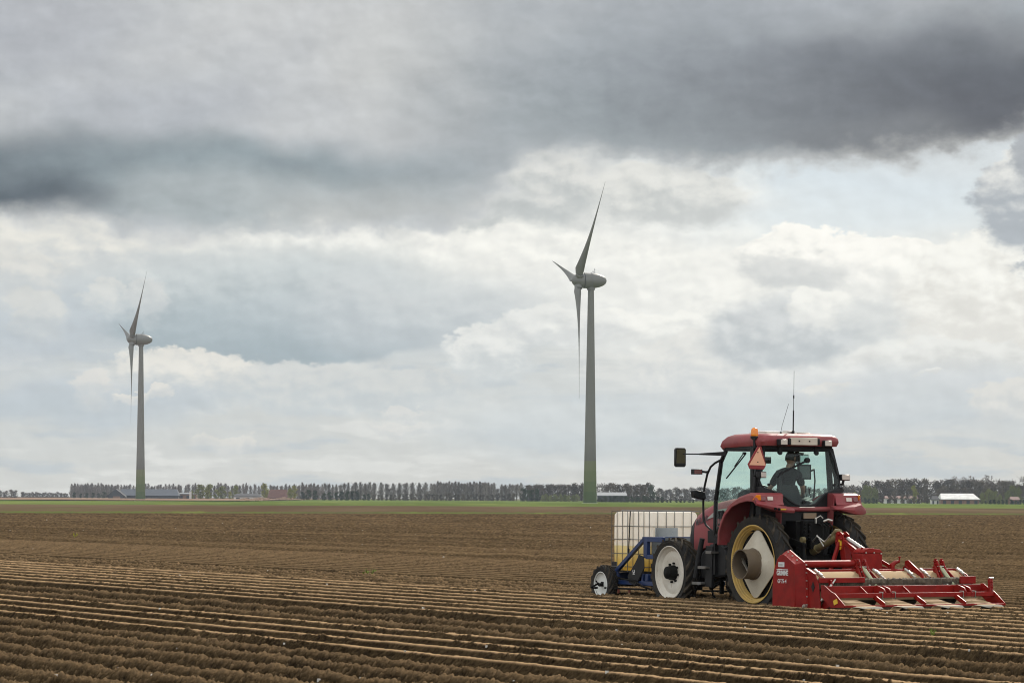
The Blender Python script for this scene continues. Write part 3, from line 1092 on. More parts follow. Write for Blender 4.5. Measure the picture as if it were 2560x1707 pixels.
# left of the left turbine
row(BROWN, -6, 42, 5, 1226, 1900, 'dark bare tree in the clump at the far left end of the horizon', 'clump of trees at the left end', 2.5)
row(BROWN, 52, 172, 24, 1231, 2300, 'small bare tree in the low row between the left clump and the tall poplars', 'low row of bare trees', 2.0)
row(POPDEN, 176, 268, 14, 1209, 2000, 'tall bare poplar in the dense block left of the blue-grey barn', 'dense block of poplars', 1.6)
row(POPDEN, 268, 450, 24, 1212, 2100, 'tall bare poplar standing behind the long blue-grey barn', 'poplars behind the long barn', 2.5)
row(POPLAR, 440, 640, 22, 1211, 1900, 'bare poplar behind the yellow-green trees of the farm', 'poplars behind the farm', 2.5)
row(POPLAR, 640, 800, 16, 1211, 1800, 'bare poplar behind the red-roofed barn and the dark bushes', 'poplars right of the farm', 2.5)
row(DARK, 180, 300, 8, 1231, 1850, 'low dark bush at the foot of the dense poplars left of the barn', 'bushes below the poplars', 2.0)
row(POPDEN, 742, 885, 15, 1209, 1680, 'bare poplar in the close row left of the open poplar row', 'close row of bare poplars', 2.5)
# the open row with sky between the trunks
for k in range(9):
    plant(POPLAR, None, 937 + k * 15.6 + ru(-1, 1), 1207 + ru(-1.5, 1.5), 1600, 'bare poplar with sky showing round its trunk in the open row', 'open row of bare poplars', wide=1.25)
row(POPLAR, 1075, 1240, 22, 1206, 1600, 'bare poplar in the close right half of the long poplar row', 'right half of the poplar row', 1.8, 1.15)
row(POPLAR, 885, 930, 4, 1206, 1600, 'bare poplar at the left start of the open row', 'start of the poplar row', 1.5, 1.3)
row(POPLAR, 1250, 1305, 6, 1209, 1600, 'bare poplar right of the gap in the long row', 'poplars right of the gap', 1.5, 1.2)
row(DARK, 805, 930, 9, 1230, 1500, 'dark bush below the bare poplars left of the open row', 'dark bushes below the poplars', 3.0)
row(BROWN, 930, 1290, 34, 1234, 1560, 'low grey bush at the foot of the long poplar row', 'bushes at the foot of the poplar row', 2.0)
row(BROWN, 640, 1290, 34, 1224, 1780, 'hazy bare tree in the wood behind the poplar row', 'hazy wood behind the poplars', 4.0)
row(POPDEN, 182, 300, 12, 1214, 2090, 'bare poplar at the back of the dense block left of the barn', 'back of the dense poplars', 3.0)
# round the left farm
for (u, v, w) in ((500, 1210, .9), (521, 1209, 1.0), (556, 1214, .9), (590, 1212, .8), (540, 1222, .8), (575, 1227, .8), (480, 1225, .7)):
    plant(GREEN, None, u, v, 1700 + ru(-15, 15), 'yellow-green leafing tree between the long barn and the white-walled shed', 'leafing trees of the left farm', wide=w * 1.35)
plant(GREEN, None, 662, 1207, 1640, 'tall yellow-green tree between the white-walled shed and the red roof', 'leafing trees by the red-roofed barn', wide=.95)
plant(GREEN, None, 735, 1213, 1600, 'broad olive-green tree at the right end of the red-roofed barn', 'leafing trees by the red-roofed barn', wide=1.0)
plant(GREEN, None, 725, 1219, 1590, 'lower olive-green tree in front of the red-roofed barn', 'leafing trees by the red-roofed barn', wide=1.0)
for (u, v) in ((770, 1222), (788, 1224), (756, 1228)):
    plant(DARK, None, u, v, 1560 + ru(-9, 9), 'dark evergreen bush just right of the olive-green trees', 'dark bushes right of the farm')
# middle wood to the left and right of the right turbine
row(BROWN, 1312, 1470, 15, 1208, 1520, 'brown bare tree in the wood left of the right turbine', 'wood left of the right turbine', 3.0)
row(DARK, 1300, 1350, 4, 1222, 1480, 'dark tree at the left edge of the wood before the right turbine', 'dark edge of the wood', 3.0)
row(WILLOW, 1350, 1450, 9, 1236, 1440, 'dull green bush in the hedge left of the right turbine', 'hedge left of the right turbine', 2.0, 1.2)
row(AIRY, 1490, 1512, 2, 1207, 1500, 'thin airy bare tree just right of the right turbine', 'airy trees right of the turbine', 2.0)
row(BROWN, 1512, 1625, 11, 1208, 1500, 'brown bare tree in the wood behind the pale greenhouse roof', 'wood behind the greenhouse', 2.5)
plant(DARK, None, 1627, 1211, 1480, 'tall dark evergreen at the right end of the wood behind the greenhouse', 'evergreens of the wood')
row(DARK, 1492, 1660, 18, 1240, 1350, 'dark bush in the low hedge in front of the greenhouse', 'hedge in front of the greenhouse', 1.5, 1.4)
row(BROWN, 1640, 1800, 15, 1220, 1750, 'greyish bare tree in the lower wood behind the tractor bonnet', 'lower wood behind the bonnet', 3.0)
row(BROWN, 1800, 2080, 22, 1218, 1700, 'bare tree in the wood seen through the tractor cab', 'wood behind the cab', 3.0)
row(DARK, 1650, 1740, 8, 1248, 1300, 'low dark bush at the field edge in front of the bonnet', 'low bushes at the field edge', 1.0, 1.4)
# right-hand wood
for k in range(30):
    u = 2085 + k * 16.6 + ru(-4, 4)
    top = 1212 if u < 2150 else (1200 if u < 2500 else 1204)
    plant(BROWN, None, u, top + ru(-5, 6), 1500 + ru(-30, 30), 'tall dark bare tree in the wood right of the tractor', 'wood right of the tractor', wide=1.0)
row(BROWN, 2110, 2560, 26, 1216, 1440, 'lower dark bare tree at the front of the wood right of the tractor', 'front of the right wood', 5.0)
row(AIRY, 2385, 2430, 3, 1189, 1520, 'airy bare tree rising above the wood over the white-roofed barn', 'airy trees over the white barn', 2.0, .8)
plant(AIRY, None, 2470, 1185, 1520, 'tallest airy bare tree above the right wood', 'airy tree above the right wood', wide=.9)
row(AIRY, 2556, 2575, 2, 1187, 1520, 'airy bare tree at the right end of the horizon', 'airy trees at the right end', 2.0)
row(WILLOW, 2160, 2190, 3, 1216, 1380, 'dull green tree near the left end of the right wood', 'green trees at the left of the right wood', 2.0, .9)
plant(GREEN, None, 2137, 1229, 1330, 'small yellowish bush at the left end of the right wood', 'yellowish bush', wide=.9)
plant(GREEN, None, 2286, 1212, 1400, 'small bright yellow tree in the dark wood left of the white barn', 'bright yellow tree', wide=.8)
for (u, v) in ((2472, 1222), (2488, 1228), (2455, 1232), (2500, 1236)):
    plant(WILLOW, None, u, v, 1290 + ru(-8, 8), 'rounded pale green willow right of the white-roofed barn', 'willows right of the white barn', wide=1.0)
for (u, v) in ((2530, 1214), (2545, 1219), (2520, 1226)):
    plant(WILLOW, None, u, v, 1330 + ru(-8, 8), 'olive tree beside the small red house at the right end', 'olive trees by the small red house')
row(DARK, 2090, 2200, 10, 1246, 1300, 'low dark bush along the foot of the wood right of the mudguard', 'bushes at the foot of the right wood', 2.0, 1.2)
row(BROWN, 2200, 2340, 9, 1238, 1330, 'brown shrub in front of the low red-roofed building', 'shrubs before the low red roof', 3.0)
row(DARK, 2460, 2565, 10, 1249, 1290, 'low bush at the field edge near the right end', 'low bushes near the right end', 1.5, 1.2)

# ---------------------------------------------------------------- farm buildings
M_BLUE = paint('blue_grey_roofing', (0.050, 0.060, 0.078, 1), 0.8, vary=0.12, scale=0.3)
M_DKWALL = paint('dark_boarding', (0.035, 0.038, 0.045, 1), 0.8, scale=0.4)
M_WHITEWALL = paint('white_wall', (0.62, 0.60, 0.57, 1), 0.8, scale=0.4)
M_DKROOF = paint('dark_roofing', (0.045, 0.044, 0.046, 1), 0.9, scale=0.4)
M_REDROOF = paint('red_tiles', (0.125, 0.055, 0.040, 1), 0.8, vary=0.2, scale=0.8)
M_PALEROOF = paint('pale_sheeting', (0.17, 0.18, 0.19, 1), 0.7, 0.0, scale=0.4)
M_BRICK = paint('brick_wall', (0.20, 0.115, 0.08, 1), 0.85, scale=1.0)
M_DARKGLASS = paint('dark_glass', (0.03, 0.035, 0.04, 1), 0.15, scale=0.5)


def barn(name, label, u0, u1, Y, v_ridge, v_eave, v_base, roofm, wallm, depth=14.0, hip0=0.0, hip1=0.0, turn=0.0, group=None, doors=2, cat='barn', rid=0.5):
    z0 = min(0.2, hgt(u0, v_base, Y))
    x0, x1 = ang(u0, Y), ang(u1, Y)
    zr, ze = hgt((u0 + u1) / 2, v_ridge, Y), hgt((u0 + u1) / 2, v_eave, Y)
    L = x1 - x0
    t = thing(name, label, cat, ((x0 + x1) / 2, Y, z0), turn, group)
    zr -= z0
    ze -= z0
    h = L / 2
    MB().box((0, depth / 2, ze / 2 - 0.5), (L - 0.6, depth - 0.8, ze + 1)).build('wall', wallm, t)
    r0, r1 = -h + hip0 * L, h - hip1 * L
    rf = MB()
    th = 0.25
    dm = depth * rid
    for dz in (0,):
        vs = [(-h, 0, ze), (h, 0, ze), (h, depth, ze), (-h, depth, ze), (r0, dm, zr), (r1, dm, zr)]
        rf.add(vs, [(0, 1, 5, 4), (3, 4, 5, 2), (0, 4, 3), (1, 2, 5), (0, 3, 2, 1)])
    rf.box((0, -0.1, ze - 0.12), (L + 0.3, 0.22, 0.26))
    rf.build('roof', roofm, t, smooth=False)
    for k in range(doors):
        x = -h + L * (k + 0.5) / max(1, doors)
        d = MB().box((x, 0.33, ze * 0.36), (min(3.5, L / doors * 0.4), 0.2, ze * 0.72)).build('door' if k % 2 == 0 else 'window', M_DKWALL if wallm is not M_DKWALL else M_DKROOF, t)
    return t


barn('long_barn', 'long barn with blue-grey hipped roof behind the left turbine tower', 296, 446, 1750, 1222, 1238, 1248, M_BLUE, M_DKWALL, 16, 0.02, 0.05, doors=5)
# its dark gable wing
xg = ang(293, 1745)
t = thing('gabled_barn', 'dark gabled barn end left of the left turbine tower', 'barn', (xg, 1738, 0.1))
zz = hgt(293, 1222, 1738)
ze = hgt(293, 1239, 1738)
hw = 24 / 7550 * 1738
MB().prism([(-hw * 0.78, -1), (hw * 0.78, -1), (hw * 0.78, ze), (0, zz - 0.5), (-hw * 0.78, ze)], 'y', 0.5, 8).build('wall', M_DKWALL, t)
MB().prism([(-hw, ze - 0.4), (0, zz), (hw, ze - 0.4), (hw, ze - 0.9), (0, zz - 0.55), (-hw, ze - 0.9)], 'y', 0, 8.3).build('roof', M_DKROOF, t, smooth=False)
MB().box((0.5, 0.4, ze * 0.42), (4.2, 0.25, ze * 0.84)).build('door', M_BRICK, t)
barn('low_shed', 'low shed with a pale wall stretching right of the long barn', 446, 492, 1760, 1231, 1234, 1249, M_PALEROOF, M_BRICK, 8, 0, 0, doors=3, cat='shed')
barn('white_shed', 'white-walled shed with a dark roof behind the heap', 583, 654, 1600, 1233, 1240, 1252, M_DKROOF, M_WHITEWALL, 10, 0.10, 0.14, doors=3, cat='shed')
barn('red_barn', 'barn with a big rust-red roof between leafing trees', 668, 720, 1620, 1223, 1244, 1251, M_REDROOF, M_DKWALL, 12, 0.08, 0.08, doors=2)
barn('greenhouse', 'long low greenhouse roof right of the right turbine', 1493, 1568, 1420, 1230, 1238, 1252, M_PALEROOF, M_DKWALL, 12, 0, 0.02, doors=3, cat='greenhouse')
barn('white_barn', 'barn with a bright white roof in front of the right wood', 2352, 2450, 1270, 1233, 1247, 1260, M_WHITEWALL, M_BRICK, 12, 0.04, 0.12, doors=5)
barn('small_house', 'small white-gabled house at the left end of the white-roofed barn', 2328, 2350, 1262, 1239, 1248, 1260, M_DKROOF, M_WHITEWALL, 6, 0.2, 0.2, doors=2, cat='house')
barn('long_house', 'long low red-roofed building half hidden by the right wood', 2212, 2304, 1400, 1239, 1245, 1258, M_REDROOF, M_WHITEWALL, 9, 0.03, 0.03, doors=5, cat='house')
barn('red_house', 'small red-roofed house near the right end of the horizon', 2526, 2552, 1300, 1241, 1249, 1260, M_REDROOF, M_BRICK, 8, 0.1, 0.1, doors=2, cat='house')
# round silo
t = thing('silo', 'small pale silo standing right of the long barn', 'silo', (ang(476, 1690), 1690, 0))
MB().lathe([(-0.5, 0.62), (4.6, 0.62), (4.6, 0.66)], (0, 0, 0), 'z', 18).build('body', M_CONC, t)
MB().lathe([(4.6, 0.68), (5.3, 0.05)], (0, 0, 0), 'z', 18).build('roof', M_PALEROOF, t)

# heap of beets in front of the white shed: nobody could count it
M_HEAP = paint('beet_heap', (0.40, 0.28, 0.20, 1), 0.9, vary=0.35, scale=1.2)
mb = MB()
r2 = random.Random(5)
for k in range(620):
    f = r2.random()
    x = (f - 0.5) * 33
    prof = 1.45 * (0.35 + 0.65 * abs(math.sin(f * 9 + 1.2))) * min(1, 8 * f, 8 * (1 - f))
    y = r2.uniform(-2.2, 2.2)
    z = r2.random() * prof * (1 - abs(y) / 2.6)
    s = r2.uniform(0.20, 0.42)
    vs = [Vector((a, b, c)).normalized() * s * r2.uniform(0.7, 1.2) + Vector((x, y, z + 0.05)) for a in (-1, 1) for b in (-1, 1) for c in (-1, 1)]
    mb.add(vs, [(0, 1, 3, 2), (4, 6, 7, 5), (0, 4, 5, 1), (2, 3, 7, 6), (0, 2, 6, 4), (1, 5, 7, 3)])
ob = mb.build('beet_heap', M_HEAP)
ob.location = (ang(674, 1480), 1480, 0.3)
ob['kind'] = 'stuff'
ob['label'] = 'pale lumpy heap lying in front of the white-walled shed and red barn'

make_turbine(1475, 1258, 980, 72.2, R(180) + R(12.5), R(-43), 'nearer and taller wind turbine with a green-banded foot, left of the tractor')
make_turbine(351, 1249, 1370, 72.6, R(180) + R(17), R(-43), 'smaller distant wind turbine standing in front of the long barn')

# ---------------------------------------------------------------- the air
hz, th_, hb = mat_new('hazy_air')
th_.n.remove(hb)
vol = th_.new('ShaderNodeVolumePrincipled')
vol.inputs['Color'].default_value = (0.76, 0.85, 0.97, 1)
vol.inputs['Density'].default_value = 0.00007
th_.l.new(vol.outputs[0], th_.n['Material Output'].inputs['Volume'])
ob = MB().box((0, 1490, 62), (3200, 3020, 128)).build('haze', hz, smooth=False)
ob['kind'] = 'stuff'
# ---------------------------------------------------------------- machine materials
M_RED = paint('tractor_red', (0.250, 0.028, 0.034, 1), 0.42, vary=0.12, scale=4, dust=0.42, dustcol=(0.27, 0.13, 0.11, 1), coat=0.10, spec=0.4)
M_IRED = paint('implement_red', (0.225, 0.008, 0.006, 1), 0.40, vary=0.18, scale=6, dust=0.10, dustcol=(0.19, 0.06, 0.035, 1), coat=0.0, spots=0.18, spec=0.16)
M_BLK = paint('black_plastic', (0.012, 0.012, 0.013, 1), 0.45, vary=0.2, scale=8, dust=0.10, dustcol=(0.05, 0.042, 0.033, 1), spec=0.25)
M_DARKM = paint('dark_cast_iron', (0.004, 0.004, 0.004, 1), 0.55, vary=0.3, scale=7, dust=0.22, dustcol=(0.032, 0.026, 0.019, 1), spec=0.12)
M_TYRE = paint('tyre_rubber', (0.019, 0.019, 0.020, 1), 0.8, vary=0.2, scale=5, dust=0.6, dustcol=(0.066, 0.055, 0.042, 1), bump=0.3, spec=0.2)
M_LUG = paint('tyre_lug', (0.020, 0.018, 0.016, 1), 0.8, vary=0.2, scale=5, dust=0.85, dustcol=(0.090, 0.070, 0.049, 1), bump=0.3, spec=0.15)
M_YRIM = paint('yellow_rim', (0.55, 0.35, 0.08, 1), 0.45, vary=0.12, scale=5, dust=0.5, dustcol=(0.30, 0.21, 0.10, 1), spots=0.7)
M_CREAM = paint('cream_disc', (0.58, 0.53, 0.43, 1), 0.45, vary=0.06, scale=3, dust=0.4, dustcol=(0.38, 0.29, 0.19, 1), spots=0.3)
M_WRIM = paint('chipped_white_rim', (0.66, 0.62, 0.54, 1), 0.45, vary=0.06, scale=3, dust=0.40, dustcol=(0.36, 0.27, 0.18, 1), spots=0.5)
M_WRIM2 = paint('white_rim', (0.72, 0.73, 0.70, 1), 0.45, vary=0.05, scale=3, dust=0.25, dustcol=(0.42, 0.33, 0.23, 1))
M_DRUM = paint('dusty_drum', (0.15, 0.112, 0.075, 1), 0.6, 0.2, vary=0.12, scale=6, dust=0.4, dustcol=(0.22, 0.16, 0.10, 1))
M_BLUE2 = paint('blue_frame', (0.005, 0.026, 0.105, 1), 0.4, vary=0.15, scale=5, dust=0.10, dustcol=(0.10, 0.09, 0.08, 1), coat=0.2)
M_SILVER = paint('bright_steel', (0.55, 0.53, 0.48, 1), 0.3, 0.85, vary=0.1, scale=9, dust=0.3, dustcol=(0.36, 0.29, 0.2, 1))
M_CAGE = paint('cage_steel', (0.17, 0.165, 0.155, 1), 0.45, 0.6, vary=0.12, scale=9)
M_BEIGE = paint('beige_plate', (0.60, 0.52, 0.42, 1), 0.5, vary=0.05, scale=3, dust=0.2)
M_TAN = paint('dusty_hood', (0.36, 0.24, 0.125, 1), 0.85, vary=0.15, scale=3, dust=0.6, dustcol=(0.44, 0.31, 0.18, 1), spots=0.5)
M_MUD = paint('caked_soil', (0.085, 0.064, 0.042, 1), 0.95, vary=0.45, scale=10, bump=0.9)
M_YEL = paint('yellow_sticker', (0.70, 0.42, 0.02, 1), 0.5, vary=0.04)
M_WHT = paint('white_lettering', (0.66, 0.64, 0.62, 1), 0.55, vary=0.05)
M_OLIVE = paint('olive_guard', (0.155, 0.125, 0.042, 1), 0.6, vary=0.3, scale=7, dust=0.5)
M_PALE = paint('scoured_plate', (0.62, 0.56, 0.47, 1), 0.4, 0.3, vary=0.08, scale=4)
M_TRIR = paint('red_reflector', (0.24, 0.012, 0.014, 1), 0.35, vary=0.1, scale=12)
M_TRIP = paint('salmon_reflector', (0.82, 0.42, 0.26, 1), 0.45, vary=0.04)
M_SEAT = paint('seat_cloth', (0.020, 0.020, 0.022, 1), 0.9, vary=0.3)
M_SCREEN = paint('screen_glass', (0.09, 0.10, 0.10, 1), 0.15, vary=0.05)
M_DECAL = paint('grey_decal', (0.36, 0.35, 0.32, 1), 0.45, vary=0.05)
M_DKTXT = paint('dark_lettering', (0.08, 0.055, 0.06, 1), 0.5, vary=0.05)
M_GREENCYL = paint('greenish_cylinder', (0.38, 0.40, 0.25, 1), 0.35, 0.4, vary=0.1, dust=0.4)


def glassy(name, tint, refl=0.10, rough=0.02, dirt=0.012):
    m, t, b = mat_new(name)
    t.n.remove(b)
    tr = t.new('ShaderNodeBsdfTransparent')
    tr.inputs[0].default_value = tint
    gl = t.new('ShaderNodeBsdfGlossy')
    gl.inputs['Roughness'].default_value = rough
    gl.inputs['Color'].default_value = (0.9, 0.95, 0.95, 1)
    df = t.new('ShaderNodeBsdfDiffuse')
    df.inputs[0].default_value = (0.30, 0.27, 0.22, 1)
    fr = t.new('ShaderNodeLayerWeight')
    fr.inputs['Blend'].default_value = 0.5
    fres = t.m('MULTIPLY_ADD', t.m('POWER', fr.outputs['Facing'], 5.0), 0.80, 0.010)
    n = t.noise(t.new('ShaderNodeTexCoord').outputs['Object'], 3.0, 7.0, 0.65)
    m1 = t.new('ShaderNodeMixShader')
    t.put(m1.inputs[0], t.m('MULTIPLY', t.step(n, 0.35, 0.75), dirt * 2))
    t.l.new(tr.outputs[0], m1.inputs[1])
    t.l.new(df.outputs[0], m1.inputs[2])
    m2 = t.new('ShaderNodeMixShader')
    t.put(m2.inputs[0], t.m('MULTIPLY_ADD', fres, 1.0, refl * 0.15, clamp=True))
    t.l.new(m1.outputs[0], m2.inputs[1])
    t.l.new(gl.outputs[0], m2.inputs[2])
    t.l.new(m2.outputs[0], t.n['Material Output'].inputs[0])
    return m


M_GLASS = glassy('green_tinted_glass', (0.86, 0.99, 0.94, 1), dirt=0.012)
M_GLASSR = glassy('dusty_tinted_glass', (0.79, 0.93, 0.88, 1), dirt=0.015)
M_LENS = glassy('clear_lens', (0.85, 0.80, 0.74, 1), refl=0.5, rough=0.1, dirt=0.2)


def plastic_lens(name, col):
    m, t, b = mat_new(name)
    b.inputs['Base Color'].default_value = col
    b.inputs['Roughness'].default_value = 0.2
    b.inputs['Subsurface Weight'].default_value = 0.6
    b.inputs['Subsurface Radius'].default_value = (0.05, 0.02, 0.01)
    b.inputs['Coat Weight'].default_value = 0.5
    return m


M_AMBER = plastic_lens('amber_lens', (0.85, 0.26, 0.005, 1))
M_LAMP = paint('lamp_reflector', (0.60, 0.52, 0.45, 1), 0.3, 0.2, vary=0.06, scale=20)
M_REDLENS = plastic_lens('red_lens', (0.18, 0.02, 0.02, 1))
M_MIRROR, _t, _b = mat_new('mirror_glass')
_b.inputs['Metallic'].default_value = 1.0
_b.inputs['Roughness'].default_value = 0.06
_b.inputs['Base Color'].default_value = (0.30, 0.36, 0.34, 1)

TR_ROT = R(90) + TH


def text_mesh(body, size, mat, name, parent, pos, ex, ez, bold=0.0, squash=1.0, off=(0, 0, 0)):
    """flat raised lettering; ex = reading direction, ez = up direction, both unit vectors in the thing's space"""
    cu = bpy.data.curves.new(name, 'FONT')
    cu.body = body
    cu.size = size
    cu.offset = bold
    cu.extrude = 0.0015
    tmp = bpy.data.objects.new('tmp', cu)
    COL.objects.link(tmp)
    bpy.context.view_layer.update()
    me = bpy.data.meshes.new_from_object(tmp.evaluated_get(bpy.context.evaluated_depsgraph_get()))
    bpy.data.objects.remove(tmp)
    bpy.data.curves.remove(cu)
    ex, ez = Vector(ex), Vector(ez)
    ey = ez.cross(ex)                       # into the wall
    m = Matrix.Translation(Vector(pos) - Vector(off)) @ Matrix((ex * squash, ez, -ey)).transposed().to_4x4()
    me.transform(m)
    me.materials.clear()
    me.materials.append(mat)
    o = bpy.data.objects.new(name, me)
    COL.objects.link(o)
    o.parent = parent
    return o


def add_tyre(parent, c, Rt, Wt, rim_r, n_lug, sgn, side_name='tyre', off=(0, 0, 0), lug_h=0.038, lugs_per=1.0):
    """agricultural tyre; axis along y"""
    cx, cy, cz = c
    h = Wt / 2
    prof = [(-h * 0.72, rim_r - 0.02), (-h * 0.80, rim_r + 0.015), (-h * 0.98, rim_r + (Rt - rim_r) * 0.45), (-h, rim_r + (Rt - rim_r) * 0.68),
            (-h * 0.93, Rt - lug_h - 0.025), (-h * 0.62, Rt - lug_h), (0, Rt - lug_h + 0.008), (h * 0.62, Rt - lug_h), (h * 0.93, Rt - lug_h - 0.025),
            (h, rim_r + (Rt - rim_r) * 0.68), (h * 0.98, rim_r + (Rt - rim_r) * 0.45), (h * 0.80, rim_r + 0.015), (h * 0.72, rim_r - 0.02)]
    o = MB(off).lathe(prof, c, 'y', 72).build(side_name, M_TYRE, parent)
    lg = MB(off)
    rr = random.Random(3)
    for k in range(n_lug):
        for sd in (-1, 1):
            a0 = 2 * PI * (k + (0.5 if sd > 0 else 0)) / n_lug
            pts = []
            for f in (0.0, 0.35, 0.7, 0.98, 1.02):
                yy = sd * h * f
                a = a0 + 0.30 * (f ** 0.85) * (0.24 / Rt * 3.0)
                top = Rt - 0.012 * f ** 3
                if f > 1:
                    yy, top = sd * h * 0.985, Rt - 0.30 * (Rt - rim_r)
                pts.append((yy, a, top))
            rings = []
            for i, (yy, a, top) in enumerate(pts):
                wd = (0.024 + 0.010 * (i / 4.0)) / Rt
                base = top - lug_h - (0.03 if i < 4 else 0.0)
                ring = []
                for (da, r_) in ((-wd * 1.3, base), (wd * 1.3, base), (wd * 0.8, top), (-wd * 0.8, top)):
                    ring.append((cx + r_ * math.cos(a + da), cy + yy, cz + r_ * math.sin(a + da)))
                rings.append(ring)
            lg.loft(rings)
    lg.build('tread', M_LUG, o, smooth=False)
    return o


def ring_prof(parent, name, mat, prof, c, off=(0, 0, 0), n=64, **kw):
    return MB(off).lathe(prof, c, 'y', n).build(name, mat, parent, **kw)


def sub_empty(name, parent, loc=(0, 0, 0)):
    o = bpy.data.objects.new(name, None)
    COL.objects.link(o)
    o.empty_display_size = 0.2
    o.parent = parent
    o.location = loc
    return o


# ================================================================ TRACTOR
# local axes: x towards its bonnet, y to its left, z up; origin on the ground under the rear axle
tr = thing('tractor', 'dusty red farm tractor with a glazed cab and yellow rear rims, driving away', 'tractor', TR_O, TR_ROT)


def tp(name, mb, mat, bevel=0.0, **kw):
    return mb.build(name, mat, tr, bevel, **kw)


# --- chassis, axles
ch = MB()
ch.box((0.55, 0, 0.78), (1.9, 0.50, 0.50)).box((1.95, 0, 0.80), (1.3, 0.46, 0.46)).box((2.45, 0, 0.62), (0.5, 0.36, 0.30))
ch.cyl((0, -0.62, 0.696), (0, 0.62, 0.696), 0.15).cyl((0, 0.28, 0.696), (0, 0.45, 0.696), 0.24).cyl((0, -0.28, 0.696), (0, -0.45, 0.696), 0.24)
ch.bar((2.436, -0.66, 0.50), (2.436, 0.66, 0.50), 0.16, 0.15)
ch.box((1.35, 0, 1.0), (0.9, 0.60, 0.22))
ch.box((-0.05, 0, 1.12), (0.7, 0.62, 0.50)).box((0.6, 0, 1.16), (1.2, 1.0, 0.18))
for y in (-0.55, 0.55):
    ch.cyl((2.436, y - 0.06, 0.50), (2.436, y + 0.06, 0.50), 0.20)
ch.box((1.35, -0.50, 0.62), (0.8, 0.34, 0.46))
tp('chassis', ch, M_DARKM, 0.012)
tk = MB().prism([(1.02, 0.48), (1.75, 0.42), (1.80, 0.80), (1.50, 0.98), (1.02, 0.98)], 'y', 0.34, 0.66)
tp('fuel_tank', tk, M_BLK, 0.03)
# things glimpsed under the cab floor on the left
un = MB().box((1.50, 0.42, 1.10), (0.42, 0.30, 0.20)).box((1.32, 0.55, 1.08), (0.16, 0.20, 0.26)).box((0.92, 0.55, 0.72), (0.12, 0.18, 0.30))
un.tube([(1.25, 0.66, 1.02), (1.0, 0.7, 0.92), (0.85, 0.66, 0.98)], 0.02, 8)
tp('battery_box', un, M_BLK, 0.015)
# --- steps
st = MB()
st.tube([(1.60, 0.74, 1.07), (1.67, 0.76, 0.78), (1.73, 0.78, 0.44)], 0.042, 10)
st.bar((1.60, 0.66, 0.34), (1.62, 0.80, 0.34), 0.03, 0.05)
tp('step_rail', st, M_BLK)
for (xa, xb, z) in ((1.24, 1.40, 0.853), (1.40, 1.63, 0.609), (1.54, 1.80, 0.355)):
    s_ = MB().bar((xa, 0.70, z), (xb, 0.70, z), 0.20, 0.03)
    s_.bar((xa, 0.802, z), (xb, 0.802, z), 0.012, 0.045)
    tp('step', s_, paint('worn_step', (0.16, 0.16, 0.155, 1), 0.4, 0.4, dust=0.4), 0.004)
sd = MB().bar((1.45, 0.70, 0.30), (1.42, 0.70, 0.95), 0.05, 0.20).bar((1.3, 0.66, 0.5), (1.3, 0.66, 1.0), 0.1, 0.05)
tp('step_bracket', sd, M_BLK)
# track loosener under the belly
hk = MB().bar((1.55, 0.35, 0.42), (1.95, 0.35, 0.26), 0.05, 0.05).tube([(1.80, 0.35, 0.35), (1.90, 0.35, 0.28), (1.88, 0.35, 0.16), (1.80, 0.35, 0.10)], 0.018, 6)
hk.bar((1.62, 0.35, 0.45), (1.62, 0.35, 0.18), 0.05, 0.06).bar((1.55, 0.2, 0.22), (1.95, 0.5, 0.22), 0.03, 0.03).bar((1.5, 0.3, 0.50), (1.7, 0.3, 0.42), 0.08, 0.02)
tp('track_loosener', hk, M_DARKM)

# --- bonnet
def hood_ring(x, w, zt, zb, wb):
    return [(x, -wb, zb), (x, -w, zb + (zt - zb) * 0.45), (x, -w * 0.96, zt - 0.16), (x, -w * 0.75, zt - 0.05), (x, -w * 0.35, zt), (x, 0, zt + 0.008),
            (x, w * 0.35, zt), (x, w * 0.75, zt - 0.05), (x, w * 0.96, zt - 0.16), (x, w, zb + (zt - zb) * 0.45), (x, wb, zb)]


hd = MB().loft([hood_ring(1.28, 0.40, 1.70, 1.02, 0.39), hood_ring(1.60, 0.40, 1.705, 0.98, 0.39), hood_ring(1.95, 0.39, 1.66, 0.93, 0.38),
                hood_ring(2.25, 0.37, 1.57, 0.88, 0.37), hood_ring(2.45, 0.355, 1.485, 0.86, 0.355)])
hood = tp('bonnet', hd, M_RED, 0.01)
gr = MB().loft([hood_ring(2.455, 0.352, 1.478, 0.88, 0.352), hood_ring(2.56, 0.335, 1.415, 0.90, 0.335), hood_ring(2.64, 0.30, 1.32, 0.92, 0.30), hood_ring(2.69, 0.24, 1.20, 0.95, 0.25)])
grille = MB()
grille.v, grille.f = gr.v, gr.f
grille.build('grille', M_BLK, hood, 0.008)
dc = MB().add([(1.36, 0.402, 1.56), (1.36, 0.404, 1.435), (1.70, 0.402, 1.43), (1.98, 0.393, 1.375), (1.98, 0.3905, 1.40), (1.72, 0.400, 1.525)], [(0, 1, 2, 3, 4, 5)])
dc.build('stripe', M_DECAL, hood, smooth=False)
text_mesh('MXU110', 0.135, M_DKTXT, 'lettering', hood, (2.36, 0.372, 1.27), Vector((-0.955, 0.045, 0.21)).normalized(), Vector((0.21, -0.03, 0.97)).normalized(), 0.002, 0.8)
ex = MB().cyl((1.62, 0.47, 1.01), (1.62, 0.47, 1.12), 0.028)
tp('breather', ex, M_PALE)

